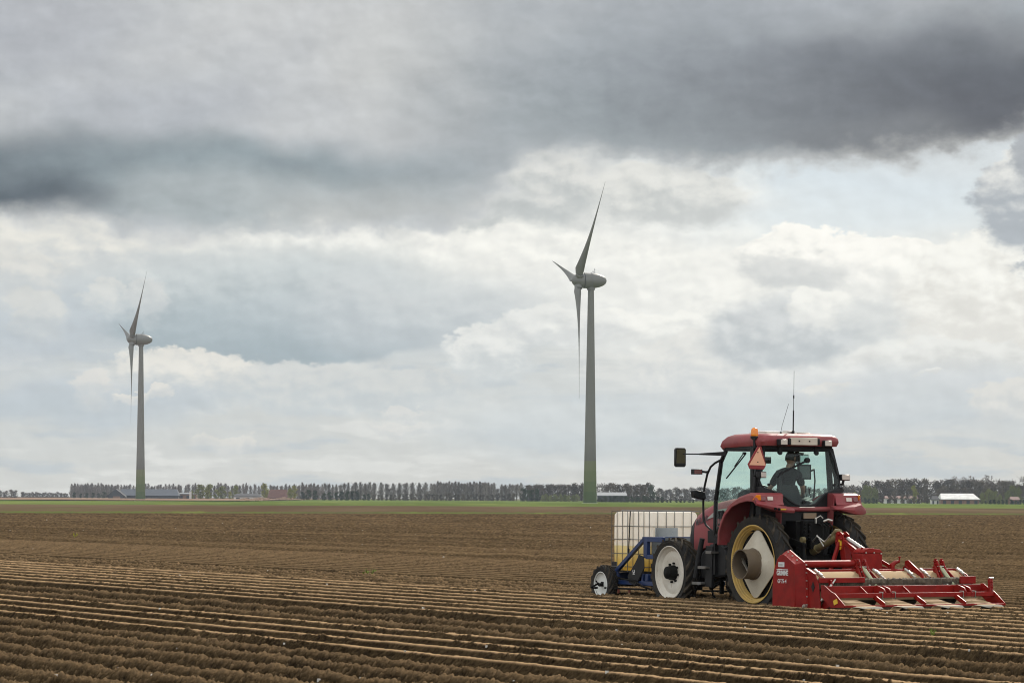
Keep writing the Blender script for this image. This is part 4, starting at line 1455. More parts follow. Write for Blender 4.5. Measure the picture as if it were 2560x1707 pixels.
# --- cab frame
cf = MB()
def pillar(pts, w=0.07, d=0.09):
    for a, b in zip(pts[:-1], pts[1:]):
        cf.bar(a, b, w, d, (0, 1, 0))
for s in (1, -1):
    pillar([(1.285, 0.70 * s, 1.12), (1.27, 0.70 * s, 1.68), (1.13, 0.69 * s, 2.30), (0.97, 0.68 * s, 2.52)], 0.05, 0.06)
    pillar([(0.16, 0.73 * s, 1.20), (0.16, 0.735 * s, 1.85), (0.20, 0.71 * s, 2.52)], 0.09, 0.06)
    pillar([(0.03, 0.775 * s, 1.78), (0.02, 0.76 * s, 2.05), (0.07, 0.66 * s, 2.50)], 0.05, 0.10)
    cf.bar((0.2, 0.70 * s, 2.50), (0.97, 0.68 * s, 2.50), 0.07, 0.07)
    cf.bar((1.285, 0.70 * s, 1.12), (1.0, 0.70 * s, 1.12), 0.05, 0.05)
cf.bar((0.06, -0.68, 2.50), (0.06, 0.68, 2.50), 0.06, 0.07).bar((0.97, -0.68, 2.50), (0.97, 0.68, 2.50), 0.06, 0.07)
cf.bar((1.285, -0.70, 1.45), (1.285, 0.70, 1.45), 0.06, 0.12)
cf.prism([(0.78, 1.84), (0.78, 1.90), (0.43, 1.76), (0.16, 1.58), (-0.16, 1.58), (-0.43, 1.76), (-0.78, 1.90), (-0.78, 1.30), (0.78, 1.30)], 'x', -0.12, 0.02)
tp('cab_frame', cf, M_BLK, 0.01)
fl = MB().box((0.65, 0, 1.22), (1.25, 1.36, 0.08)).prism([(0.0, 1.25), (0.45, 1.25), (0.35, 1.62), (0.0, 1.75)], 'y', 0.42, 0.66).prism([(0.0, 1.25), (0.45, 1.25), (0.35, 1.62), (0.0, 1.75)], 'y', -0.66, -0.42)
tp('cab_floor', fl, M_BLK, 0.01)
# rear bumper bar between the mudguards
bb = MB().tube([(-0.16, 0.60, 1.555), (-0.17, 0.2, 1.55), (-0.17, -0.2, 1.55), (-0.16, -0.60, 1.555)], 0.04, 12)
tp('rear_rail', bb, M_RED)

# --- glazing
def pane(name, pts, th, nrm, mat=M_GLASS):
    n = Vector(nrm) * th
    p = [Vector(q) for q in pts]
    mb = MB().add(p, [tuple(range(len(p)))])
    return tp(name, mb, mat, smooth=False)


pane('door_glass', [(0.98, 0.695, 2.48), (1.13, 0.70, 2.30), (1.26, 0.71, 1.68), (1.27, 0.715, 1.15), (1.02, 0.715, 1.15), (0.9, 0.72, 1.6), (0.22, 0.73, 1.80), (0.24, 0.70, 2.49)], 0.005, (0, -1, 0))
pane('side_glass', [(0.98, -0.695, 2.48), (1.13, -0.70, 2.30), (1.26, -0.71, 1.68), (1.27, -0.715, 1.15), (1.02, -0.715, 1.15), (0.9, -0.72, 1.6), (0.22, -0.73, 1.80), (0.24, -0.70, 2.49)], 0.005, (0, 1, 0))
ws = MB()
wr = []
for (x, z) in ((1.285, 1.45), (1.27, 1.68), (1.13, 2.30), (0.98, 2.48)):
    wr.append([(x + 0.10 * (1 - (k / 4.0 - 1) ** 2), 0.68 * (k / 4.0 - 1), z) for k in range(9)])
ws.loft(wr, False, False, closed=False)
tp('windscreen', ws, M_GLASS)
rw_o = [(0.62, 2.47), (0.675, 2.30), (0.715, 2.12), (0.755, 2.0), (0.74, 1.92), (0.70, 1.87), (0.43, 1.79), (0.20, 1.63), (0.10, 1.605), (-0.10, 1.605), (-0.20, 1.63),
        (-0.43, 1.79), (-0.70, 1.87), (-0.74, 1.92), (-0.755, 2.0), (-0.715, 2.12), (-0.675, 2.30), (-0.62, 2.47)]
def rx(z): return 0.06 if z > 2.45 else (0.0 if z > 1.95 else -0.02 - (1.95 - z) * 0.45)
pw = [(rx(z) - 0.035, y, z) for y, z in rw_o]
rw = tp('rear_window', MB().add(pw, [tuple(range(len(pw)))]), M_GLASSR, smooth=False)
MB().tube([(x, y, z) for x, y, z in pw] + [pw[0]], 0.019, 8).build('seal', M_BLK, rw)
for (y, z) in ((0.60, 1.93), (-0.64, 1.93), (0.02, 1.66)):
    MB().cyl((rx(z) - 0.035, y, z), (rx(z) - 0.06, y, z), 0.022).build('knob', M_BLK, rw)
for y in (0.33, -0.36):
    MB().box((0.02, y, 2.47), (0.05, 0.07, 0.10)).cyl((-0.01, y, 2.43), (0.03, y, 2.43), 0.035).build('hinge', M_BLK, rw, 0.006)
MB().bar((-0.055, 0.36, 2.10), (-0.055, -0.13, 2.31), 0.025, 0.03, (1, 0, 0)).cyl((-0.02, -0.14, 2.315), (-0.08, -0.14, 2.315), 0.04).bar((-0.05, 0.42, 2.05), (-0.05, 0.34, 2.13), 0.014, 0.05, (1, 0, 0)) \
    .build('wiper', M_BLK, rw)
wp = MB().bar((0.40, 0.725, 2.40), (0.93, 0.725, 2.03), 0.014, 0.018, (0, 1, 0)).bar((0.44, 0.722, 2.43), (0.70, 0.722, 2.22), 0.01, 0.014, (0, 1, 0)).cyl((0.42, 0.70, 2.42), (0.42, 0.75, 2.42), 0.02)
tp('door_wiper', wp, M_BLK)

# --- roof
def roof_ring(z, x0, x1, hw, r=0.16, n=6):
    pts = []
    for cx, cy, a0 in ((x1 - r, hw - r, 0), (x0 + r, hw - r, 90), (x0 + r, -hw + r, 180), (x1 - r, -hw + r, 270)):
        for k in range(n + 1):
            a = R(a0 + 90 * k / n)
            pts.append((cx + r * math.cos(a), cy + r * math.sin(a), z))
    return pts


def bend(ring):                # the roof droops towards its front
    return [(x, y, z - 0.085 * max(0.0, (x - 0.75) / 0.4) ** 2) for x, y, z in ring]


rf = MB().loft([bend(roof_ring(2.545, -0.05, 1.06, 0.70)), bend(roof_ring(2.535, -0.10, 1.12, 0.745)), bend(roof_ring(2.60, -0.13, 1.16, 0.765)), bend(roof_ring(2.655, -0.125, 1.13, 0.755)),
                bend(roof_ring(2.70, -0.09, 1.05, 0.715)), bend(roof_ring(2.725, -0.02, 0.95, 0.64)), bend(roof_ring(2.735, 0.15, 0.75, 0.45))])
roof = tp('roof', rf, M_RED)
MB().box((0.50, 0, 2.525), (1.0, 1.32, 0.03)).build('headliner', M_BLK, roof, 0.01)
MB().loft([roof_ring(2.735, 0.22, 0.80, 0.42, 0.05, 3), roof_ring(2.760, 0.24, 0.78, 0.40, 0.05, 3)]).build('hatch', M_PALE, roof)
MB().tube([(0.30, 0.60, 2.715), (0.30, 0.58, 2.765), (0.30, 0.15, 2.762), (0.30, 0.12, 2.73)], 0.011, 8).build('rail', M_WHT, roof)
pl = MB().box((-0.148, -0.01, 2.608), (0.03, 0.50, 0.118)).build('rear_panel', M_BEIGE, roof, 0.006)
MB().box((-0.142, 0.265, 2.605), (0.05, 0.035, 0.10)).box((-0.142, -0.285, 2.605), (0.05, 0.035, 0.10)).build('bracket', M_BLK, roof, 0.005)
for y in (0.089, -0.104):
    MB().cyl((-0.16, y, 2.612), (-0.172, y, 2.612), 0.012).build('bolt', M_DARKM, pl)


def work_lamp(name, y, z, x, w=0.15, h=0.105, yaw=0.0, par=None, lens=None):
    par = par or tr
    m = Matrix.Translation((x, y, z)) @ Matrix.Rotation(yaw, 4, 'Z')
    a = MB().box((0.0, 0, 0), (0.09, w, h)).box((0.05, 0, 0), (0.05, w * 0.7, h * 0.7))
    q = MB(); q.add([m @ Vector(v) for v in a.v], a.f)
    o = q.build(name, M_BLK, par, 0.012)
    a = MB().box((-0.050, 0, 0), (0.012, w * 0.84, h * 0.78))
    q = MB(); q.add([m @ Vector(v) for v in a.v], a.f)
    q.build('lens', lens or M_LAMP, o, 0.004)
    return o


work_lamp('work_lamp', 0.415, 2.59, -0.165, 0.16, 0.10, 0.15, roof)
work_lamp('work_lamp', -0.437, 2.58, -0.165, 0.14, 0.10, -0.1, roof)
l1 = work_lamp('side_lamp', 0.755, 2.082, -0.10, 0.135, 0.10, 0.25)
MB().bar((-0.02, 0.755, 2.08), (-0.02, 0.755, 1.83), 0.03, 0.03).bar((-0.02, 0.755, 1.95), (0.05, 0.74, 1.95), 0.03, 0.03).build('bracket', M_BLK, l1)
l2 = work_lamp('side_lamp', -0.855, 2.052, -0.05, 0.16, 0.10, -0.1)
MB().bar((-0.02, -0.86, 2.01), (-0.02, -0.84, 1.93), 0.03, 0.03).bar((-0.02, -0.84, 1.94), (0.02, -0.74, 1.96), 0.03, 0.03).tube([(-0.0, -0.80, 1.90), (0.0, -0.87, 1.86), (0.0, -0.86, 1.78), (0.0, -0.80, 1.77)], 0.008, 6).build('bracket', M_BLK, l2)

# --- beacon
bc = MB().cyl((0.08, 0.765, 2.50), (0.08, 0.765, 2.63), 0.022).cyl((0.08, 0.765, 2.625), (0.08, 0.765, 2.64), 0.045).lathe([(2.64, 0.062), (2.68, 0.066), (2.685, 0.060)], (0.08, 0.765, 0), 'z', 24)
bcn = tp('beacon', bc, M_BLK)
MB().lathe([(2.682, 0.057), (2.70, 0.060), (2.775, 0.055), (2.80, 0.046), (2.815, 0.025), (2.818, 0.001)], (0.08, 0.765, 0), 'z', 28).build('dome', M_AMBER, bcn)
MB().cyl((0.08, 0.765, 2.69), (0.08, 0.765, 2.77), 0.022).build('bulb', M_LAMP, bcn)

# --- slow-moving-vehicle triangle, facing back
x0 = -0.06
tri_o = [(0.838, 2.525), (0.772, 2.525), (0.680, 2.235), (0.720, 2.165), (0.985, 2.172), (1.020, 2.245)]
tri_i = [(0.810, 2.508), (0.690, 2.226), (0.990, 2.232)]
cy_ = 0.846 - 0.805
tri = tp('warning_triangle', MB().prism([(y - cy_, z) for y, z in tri_o], 'x', x0, x0 + 0.015), M_TRIR, 0.002)
MB().prism([(y - cy_ + (0.008 if i == 2 else 0), z) for i, (y, z) in enumerate(tri_i)], 'x', x0 - 0.004, x0 - 0.0005).build('reflector', M_TRIP, tri)
for z in (2.43, 2.28):
    MB().cyl((x0 - 0.004, 0.80, z), (x0 - 0.012, 0.80, z), 0.009).build('rivet', M_DARKM, tri)

# --- aerials and satellite receiver
an = MB().cyl((0.20, -0.045, 2.735), (0.20, -0.045, 2.78), 0.022).tube([(0.20, -0.045, 2.75), (0.20, -0.050, 3.10)], 0.011, 8).tube([(0.20, -0.050, 3.10), (0.20, -0.053, 3.33)], 0.005, 6) \
    .tube([(0.20, -0.053, 3.29), (0.20, -0.053, 3.34)], 0.011, 8).tube([(0.20, -0.053, 3.33), (0.20, -0.058, 3.72)], 0.0035, 6)
tp('aerial', an, M_BLK)
tp('aerial', MB().cyl((0.2, 0.19, 2.73), (0.2, 0.19, 2.76), 0.015).tube([(0.20, 0.19, 2.75), (0.20, 0.165, 2.86), (0.20, 0.045, 3.20)], 0.0035, 6), M_BLK)
gp = MB().lathe([(2.73, 0.075), (2.755, 0.085), (2.775, 0.080), (2.785, 0.05), (2.788, 0.001)], (0.30, -0.01, 0), 'z', 24)
tp('satellite_receiver', gp, paint('receiver_shell', (0.40, 0.37, 0.34, 1), 0.4))
tp('roof_cable', MB().tube([(0.15, -0.08, 2.738), (0.10, -0.16, 2.735), (0.12, -0.22, 2.735)], 0.008, 6), M_BLK)

# --- mirrors on the left
ma = MB().loft([[(1.02, 0.70, 2.455), (0.98, 0.70, 2.455), (0.98, 0.70, 2.385), (1.02, 0.70, 2.385)], [(1.26, 1.02, 2.425), (1.24, 1.04, 2.425), (1.24, 1.04, 2.400), (1.26, 1.02, 2.400)]])
ma.tube([(1.24, 1.01, 2.413), (1.44, 1.23, 2.415)], 0.010, 8)
mir = tp('wing_mirror', ma, M_BLK)
q = MB()
m = Matrix.Translation((1.475, 1.245, 2.36)) @ Matrix.Rotation(R(-14), 4, 'Z')
a = MB().loft([[(dx, y, z) for y, z in [(s1 * (0.088 - (0.02 if abs(k) == 1 else 0)), s2 * v) for (s1, s2, k, v) in
          ((1, 1, 0, 0.125), (1, 1, 1, 0.152), (-1, 1, 1, 0.152), (-1, 1, 0, 0.125), (-1, -1, 0, 0.125), (-1, -1, 1, 0.152), (1, -1, 1, 0.152), (1, -1, 0, 0.125))]] for dx in (-0.03, 0.0, 0.05)])
q.add([m @ Vector(v) for v in a.v], a.f)
q.build('housing', M_BLK, mir, 0.008)
a = MB().box((-0.036, 0, 0), (0.004, 0.145, 0.262), (0, R(-5), 0))
q = MB(); q.add([m @ Vector(v) for v in a.v], a.f)
q.build('mirror_glass', M_MIRROR, mir)
# handrail with its two lamps
hr = MB().tube([(1.06, 0.72, 2.335), (1.22, 0.75, 2.275), (1.33, 0.76, 2.215), (1.42, 0.765, 2.10), (1.50, 0.765, 1.90), (1.545, 0.76, 1.72), (1.55, 0.755, 1.55), (1.55, 0.75, 1.42),
                (1.535, 0.745, 1.34), (1.49, 0.735, 1.28), (1.38, 0.725, 1.215), (1.28, 0.71, 1.165)], 0.018, 10)
hrl = tp('handrail', hr, M_BLK)
bx = MB().box((1.43, 0.96, 2.135), (0.10, 0.16, 0.085)).tube([(1.43, 0.88, 2.14), (1.40, 0.80, 2.13), (1.39, 0.765, 2.14)], 0.02, 8)
b_ = tp('indicator_lamp', bx, M_BLK, 0.015)
MB().box((1.375, 0.97, 2.135), (0.012, 0.13, 0.065)).build('lens', M_REDLENS, b_)
bx = MB().prism([(0.78, 1.705), (0.82, 1.690), (1.00, 1.72), (1.02, 1.835), (0.98, 1.845), (0.80, 1.815)], 'x', 1.42, 1.53)
tp('marker_lamp', bx, M_BLK, 0.015)
# door handle
dh = MB().tube([(1.08, 0.735, 1.50), (1.08, 0.76, 1.50), (1.08, 0.76, 1.30), (1.08, 0.735, 1.30)], 0.022, 10).tube([(1.0, 0.735, 1.51), (1.0, 0.765, 1.50), (1.0, 0.765, 1.30), (1.0, 0.735, 1.29)], 0.022, 10)
dh.tube([(1.08, 0.76, 1.50), (1.0, 0.765, 1.50)], 0.022, 10).tube([(1.08, 0.76, 1.30), (1.0, 0.765, 1.30)], 0.022, 10)
tp('door_handle', dh, M_BLK)

# --- rear mudguards
T = [(0.78, 0.98), (0.775, 1.18), (0.705, 1.36), (0.61, 1.50), (0.42, 1.655), (0.17, 1.754), (-0.08, 1.803), (-0.25, 1.80), (-0.305, 1.77), (-0.33, 1.66), (-0.36, 1.615)]
B = [(0.74, 0.98), (0.725, 1.17), (0.645, 1.325), (0.545, 1.45), (0.36, 1.58), (0.15, 1.640), (-0.05, 1.672), (-0.20, 1.665), (-0.25, 1.655), (-0.29, 1.625), (-0.31, 1.60)]


def mudguard(s):
    rings = []
    for (t_, b_) in zip(T, B):
        d = Vector((b_[0] - t_[0], 0, b_[1] - t_[1]))
        dl = d.length
        d.normalize()
        t3 = Vector((t_[0], 0, t_[1]))
        mid = t3 + d * min(0.05, dl * 0.4)
        inn = t3 + d * 0.025
        yo, yi = 1.0, 0.50
        ring = [(t3.x, yi, t3.z), (t3.x, yo - 0.07, t3.z), ((t3 + d * 0.012).x, yo - 0.03, (t3 + d * 0.012).z), (mid.x, yo, mid.z), (b_[0], yo, b_[1]), (b_[0], yo - 0.03, b_[1]),
                ((mid + d * 0.01).x, yo - 0.04, (mid + d * 0.01).z), (inn.x, yo - 0.10, inn.z), (inn.x, yi, inn.z)]
        rings.append([(x, y * s, z) for x, y, z in ring])
    mg = MB().loft(rings)
    # inner skirt to the cab
    mg.prism([(x, z) for x, z in T[:9]] + [(-0.25, 1.3), (0.6, 1.0)], 'y', 0.48 * s, 0.50 * s)
    if s > 0:
        sec = [(1.0, -0.30, -0.36, 1.66, 1.61), (0.90, -0.30, -0.45, 1.645, 1.575), (0.72, -0.30, -0.56, 1.605, 1.515), (0.55, -0.30, -0.58, 1.575, 1.495), (0.44, -0.30, -0.56, 1.565, 1.49), (0.41, -0.30, -0.52, 1.55, 1.50)]
    else:
        sec = [(1.03, -0.25, -0.40, 1.560, 1.48), (0.98, -0.25, -0.46, 1.575, 1.475), (0.86, -0.28, -0.52, 1.635, 1.465), (0.70, -0.30, -0.56, 1.60, 1.475), (0.50, -0.30, -0.50, 1.575, 1.53), (0.42, -0.30, -0.45, 1.57, 1.54)]
    rr = []
    for (y, xa, xb, zt, zb) in sec:
        rr.append([(xa, y * s, zt + 0.035), (xb + 0.06, y * s, zt + 0.008), (xb + 0.015, y * s, zt - 0.012), (xb, y * s, (zt + zb) / 2), (xb + 0.015, y * s, zb), (xa, y * s, zb)])
    mg.loft(rr)
    return tp('mudguard', mg, M_RED, 0.006)


for s in (1, -1):
    mg = mudguard(s)
    yl = (0.735, 0.63) if s > 0 else (0.63, 0.735)
    MB().box((-0.332, s * 0.745, 1.715 if s > 0 else 1.700), (0.010, 0.105, 0.062), (0, R(12), 0)).build('tail_lamp', M_LAMP, mg, 0.005)
    MB().box((-0.330, s * 0.875, 1.715 if s > 0 else 1.700), (0.014, 0.10, 0.074), (0, R(12), R(-4) * s)).build('tail_lamp', M_REDLENS, mg, 0.006, label='dark red tail lamp')
    MB().prism([(0.0, -0.032), (0.06, -0.032), (0.058, 0.036), (0.022, 0.036)], 'x', -0.015, 0.015)
    ind = MB().add([(-0.350, 0.925 * s, 1.688), (-0.335, 0.925 * s, 1.770), (-0.310, 0.985 * s, 1.768), (-0.240, 1.020 * s, 1.690), (-0.20, 0.95 * s, 1.69), (-0.20, 0.94 * s, 1.765)],
                   [(0, 1, 2, 3), (1, 5, 2), (2, 5, 4, 3), (0, 3, 4), (0, 4, 5, 1)])
    ind.build('indicator', M_AMBER, mg, 0.004)
    if s > 0:
        b2 = MB().cyl((-0.545, 0.80, 1.560), (-0.57, 0.80, 1.555), 0.02).cyl((-0.555, 0.74, 1.552), (-0.58, 0.74, 1.547), 0.02)
        b2.build('socket', M_DARKM, mg)
        MB().box((-0.567, 0.66, 1.55), (0.012, 0.10, 0.022)).build('sticker', M_YEL, mg)

# --- wheels
def rear_wheel(s):
    w = sub_empty('rear_wheel', tr, (0, 0.725 * s, 0.696))
    c = (0, 0, 0)
    add_tyre(w, c, 0.785, 0.25, 0.60, 22, s)
    pr = [(0.118, 0.612), (0.122, 0.60), (0.112, 0.585), (0.085, 0.578), (0.078, 0.562), (0.055, 0.556), (0.048, 0.542), (0.022, 0.536), (0.0, 0.52), (-0.06, 0.52), (-0.10, 0.575), (-0.118, 0.60), (-0.118, 0.612)]
    ring_prof(w, 'rim', M_YRIM, [(y * s, r) for y, r in pr], c)
    # four-cornered dished disc
    mb = MB()
    n = 48
    rings = []
    for rr_, yy in ((1.0, 0.045), (0.82, 0.070), (0.56, 0.105), (0.40, 0.118)):
        ring = []
        for k in range(n):
            a = 2 * PI * k / n
            # a square turned by its corner, corners cut to the rim
            a4 = (a - R(4) + PI / 4) % (PI / 2) - PI / 4
            rad = min(0.525, 0.415 / max(0.5, math.cos(PI / 4 - abs(a4))))
            rad = rad * rr_ if rr_ > 0.5 else 0.25
            ring.append((rad * math.cos(a), yy * s, rad * math.sin(a)))
        rings.append(ring)
    mb.loft(rings, False, False)
    mb.loft([[(x, y - 0.012 * s, z) for x, y, z in rings[0]], rings[0]], False, False)
    d = mb.build('disc', M_CREAM, w)
    # hollow distance drum bolted to the disc
    dr = MB().lathe([(0.10 * s, 0.248), (0.125 * s, 0.248), (0.13 * s, 0.232), (0.345 * s, 0.230), (0.345 * s, 0.216), (0.10 * s, 0.214)], c, 'y', 48)
    dr_o = dr.build('drum', M_DRUM, w)
    tt = MB()
    for k in range(40):
        a = 2 * PI * k / 40
        tt.box((0.226 * math.cos(a), 0.347 * s, 0.226 * math.sin(a)), (0.014, 0.010, 0.014), (0, -a, 0))
    tt.build('toothed_edge', M_DRUM, dr_o)
    MB().lathe([(0.085 * s, 0.215), (0.10 * s, 0.16), (0.11 * s, 0.001)], c, 'y', 32).build('hub', M_DARKM, w)
    MB().bar((0.17, 0.20 * s, 0.09), (-0.12, 0.28 * s, -0.11), 0.03, 0.022).bar((0.17, 0.20 * s, 0.04), (-0.12, 0.24 * s, -0.15), 0.012, 0.03).build('clamp_rod', M_SILVER, w)
    # dark inside of the barrel
    MB().lathe([(0.0, 0.525), (-0.02 * s, 0.20), (-0.02 * s, 0.001)], c, 'y', 40).build('wheel_centre', M_DARKM, w)
    return w


def front_wheel(s):
    w = sub_empty('front_wheel', tr, (2.436, 0.715 * s, 0.505))
    c = (0, 0, 0)
    add_tyre(w, c, 0.575, 0.26, 0.425, 18, s, lug_h=0.042)
    pr = [(0.118, 0.437), (0.124, 0.425), (0.112, 0.41), (0.085, 0.402), (0.07, 0.375), (0.045, 0.352), (0.045, 0.335), (0.06, 0.31), (0.058, 0.24), (0.035, 0.15), (0.03, 0.10), (0.03, 0.001)]
    ring_prof(w, 'rim', M_WRIM, [(y * s, r) for y, r in pr], c)
    ring_prof(w, 'inner_rim', M_WRIM, [(y * s, r) for y, r in ((0.04, 0.34), (-0.06, 0.35), (-0.11, 0.41), (-0.118, 0.437))], c)
    h = MB().lathe([(0.03 * s, 0.125), (0.10 * s, 0.118), (0.13 * s, 0.105), (0.165 * s, 0.10), (0.175 * s, 0.085), (0.18 * s, 0.001)], c, 'y', 28)
    ho = h.build('hub', M_DARKM, w)
    for k in range(8):
        a = 2 * PI * k / 8 + 0.2
        MB().cyl((0.155 * math.cos(a), 0.03 * s, 0.155 * math.sin(a)), (0.155 * math.cos(a), 0.07 * s, 0.155 * math.sin(a)), 0.018, None, 8).build('wheel_nut', M_DARKM, ho)
    return w


for s in (1, -1):
    rear_wheel(s)
    front_wheel(s)

# --- inside the cab
sa = MB().box((0.34, 0.10, 1.55), (0.46, 0.48, 0.13)).loft([[(0.13, 0.32, 1.55), (0.20, 0.32, 1.55), (0.20, -0.14, 1.55), (0.13, -0.14, 1.55)],
      [(0.09, 0.33, 1.75), (0.17, 0.33, 1.75), (0.17, -0.13, 1.75), (0.09, -0.13, 1.75)], [(0.08, 0.29, 1.93), (0.14, 0.29, 1.93), (0.14, -0.05, 1.93), (0.08, -0.05, 1.93)]])
sa.loft([[(0.10, 0.30, 1.86), (0.15, 0.30, 1.86), (0.15, 0.20, 1.86), (0.10, 0.20, 1.86)], [(0.08, 0.34, 2.16), (0.13, 0.34, 2.16), (0.13, 0.26, 2.16), (0.08, 0.26, 2.16)]])
sa.box((0.36, 0.10, 1.37), (0.30, 0.30, 0.24)).box((0.38, 0.37, 1.78), (0.34, 0.07, 0.06)).prism([(0.55, 1.62), (0.85, 1.62), (0.80, 1.80), (0.62, 1.86)], 'y', 0.42, 0.60)
tp('driver_seat', sa, M_SEAT, 0.03)
co = MB().prism([(0.15, 1.26), (0.95, 1.26), (0.90, 1.72), (0.55, 1.74), (0.15, 1.66)], 'y', -0.62, -0.34)
cn = tp('side_console', co, M_BLK, 0.02)
for (x, y, h, k) in ((0.40, -0.40, 0.20, 0), (0.50, -0.46, 0.17, 1), (0.55, -0.52, 0.20, 1), (0.58, -0.58, 0.22, 1), (0.50, -0.60, 0.18, 1)):
    MB().tube([(x, y, 1.70), (x + 0.01, y + 0.02, 1.70 + h * 0.6)], 0.007, 6).tube([(x + 0.01, y + 0.02, 1.70 + h * 0.55), (x + 0.01, y + 0.025, 1.70 + h)], [0.013, 0.02], 8).build('lever', M_BLK, cn)
ds = MB().box((1.12, 0, 1.48), (0.20, 0.40, 0.40)).tube([(1.05, 0.05, 1.6), (0.86, 0.05, 1.74)], 0.03, 8)
dash = tp('dashboard', ds, M_BLK, 0.02)
sw = MB()
pts = []
for k in range(25):
    a = 2 * PI * k / 24
    pts.append((0.84 + 0.10 * math.sin(a), 0.05 + 0.19 * math.cos(a), 1.76 + 0.16 * math.sin(a)))
sw.tube(pts, 0.014, 8, cap=False).tube([(0.84, -0.13, 1.76), (0.84, 0.23, 1.76)], 0.012, 6)
tp('steering_wheel', sw, M_BLK)
mo = MB().box((0.25, -0.30, 2.135), (0.05, 0.205, 0.235), (0, 0, R(-30))).bar((0.30, -0.30, 2.10), (0.36, -0.56, 2.18), 0.03, 0.03).tube([(0.36, -0.56, 2.18), (0.42, -0.62, 2.0), (0.48, -0.64, 1.72)], 0.013, 8)
mon = tp('monitor', mo, M_BLK, 0.008)
MB().box((0.223, -0.284, 2.135), (0.006, 0.165, 0.19), (0, 0, R(-30))).build('screen', M_SCREEN, mon)
mo = MB().box((0.60, -0.36, 2.36), (0.04, 0.14, 0.13), (0, 0, R(-25))).bar((0.60, -0.36, 2.3), (0.62, -0.5, 2.2), 0.02, 0.02)
tp('monitor', mo, M_BLK, 0.006, label='smaller upper monitor')
mo = MB().box((1.12, -0.12, 2.33), (0.03, 0.26, 0.11)).bar((1.12, -0.12, 2.38), (1.10, -0.12, 2.5), 0.02, 0.02)
mm = tp('inside_mirror', mo, M_BLK, 0.01)
# right-hand mirror beyond the far door, seen through the glass
ma = MB().tube([(1.0, -0.70, 2.45), (1.3, -1.0, 2.45), (1.40, -1.05, 2.42)], 0.016, 8).box((1.42, -1.08, 2.28), (0.07, 0.18, 0.32))
mir = tp('wing_mirror', ma, M_BLK, 0.012)
MB().box((1.383, -1.08, 2.28), (0.006, 0.15, 0.28)).build('mirror_glass', M_MIRROR, mir)

# --- rear hitch and hydraulics, in the shade between the wheels
hy = MB().box((-0.38, 0.0, 1.22), (0.20, 0.46, 0.30)).box((-0.42, 0.08, 1.44), (0.06, 0.26, 0.10)).box((-0.42, -0.06, 1.02), (0.22, 0.36, 0.16)).box((-0.30, 0.0, 0.62), (0.25, 0.40, 0.40))
for k in range(5):
    hy.cyl((-0.46, 0.20, 1.32 - k * 0.055), (-0.52, 0.20, 1.32 - k * 0.055), 0.024).cyl((-0.46, 0.12, 1.32 - k * 0.055), (-0.52, 0.12, 1.32 - k * 0.055), 0.022)
for k in range(4):
    hy.cyl((-0.46, -0.05 - 0.06 * k, 1.33), (-0.54, -0.05 - 0.06 * k, 1.32), 0.020).tube([(-0.54, -0.05 - 0.06 * k, 1.32), (-0.60, -0.06 - 0.06 * k, 1.28), (-0.58, -0.07 - 0.05 * k, 1.05), (-0.66, -0.05, 0.85)], 0.013, 6)
tp('hydraulic_valves', hy, M_DARKM, 0.006)
tp('number_plate', MB().box((-0.462, 0.09, 1.448), (0.012, 0.24, 0.085)), paint('grimy_plate', (0.20, 0.14, 0.09, 1), 0.7, dust=0.6), 0.003)
tp('hose_coupling', MB().tube([(-0.50, -0.14, 1.36), (-0.54, -0.20, 1.39), (-0.56, -0.26, 1.37)], 0.022, 8).tube([(-0.5, 0.02, 1.40), (-0.53, -0.06, 1.45), (-0.54, -0.1, 1.41)], 0.010, 6).box((-0.49, 0.0, 1.38), (0.03, 0.02, 0.09)), M_SILVER)
ar = MB()
for s in (1, -1):
    ar.bar((-0.10, 0.33 * s, 1.10), (-0.72, 0.36 * s, 0.98), 0.06, 0.09)
    ar.bar((-0.25, 0.34 * s, 0.42), (-1.22, 0.42 * s, 0.50), 0.05, 0.09)
    ar.cyl((-0.70, 0.365 * s, 0.96), (-0.78, 0.40 * s, 0.50), 0.026).cyl((-0.71, 0.37 * s, 0.85), (-0.76, 0.39 * s, 0.62), 0.036)
tp('lift_arms', ar, M_DARKM, 0.006)
tp('stabiliser_chain', MB().tube([(-0.62, 0.30, 1.08), (-0.66, 0.33, 0.90), (-0.66, 0.32, 0.72)], 0.024, 8).cyl((-0.62, 0.30, 1.08), (-0.62, 0.36, 1.08), 0.045), M_OLIVE)
tp('power_take_off_cap', MB().cyl((-0.42, -0.02, 0.97), (-0.50, -0.02, 0.97), 0.045), M_YEL)
tp('top_link', MB().cyl((-0.42, 0.0, 0.90), (-1.06, 0.0, 1.13), 0.055).cyl((-0.42, 0.0, 0.90), (-0.55, 0, 0.945), 0.07).tube([(-0.95, 0.03, 1.12), (-1.06, 0.02, 1.22), (-1.16, 0.0, 1.21)], 0.035, 8)
   .cyl((-1.0, 0, 1.108), (-1.2, 0, 1.175), 0.03), M_OLIVE)
tp('hydraulic_hose', MB().tube([(-0.62, 0.15, 1.05), (-0.78, 0.18, 1.14), (-0.9, 0.12, 1.05), (-0.98, 0.06, 1.16)], 0.013, 6).tube([(-0.60, 0.05, 1.15), (-0.74, 0.10, 1.08), (-0.85, 0.10, 0.98)], 0.011, 6), M_SILVER)
# ================================================================ RIDGING CULTIVATOR behind the tractor
IO = Vector((-2.2, 0.0, 0.0))               # its origin in the tractor's axes


def tr_world(p):
    c, s = math.cos(TR_ROT), math.sin(TR_ROT)
    return Vector((TR_O.x + p[0] * c - p[1] * s, TR_O.y + p[0] * s + p[1] * c, p[2]))


im = thing('ridging_cultivator', 'wide red ridging cultivator with a white lettered side case, hitched behind the tractor', 'cultivator', tr_world(IO), TR_ROT)


def I():
    return MB(IO)


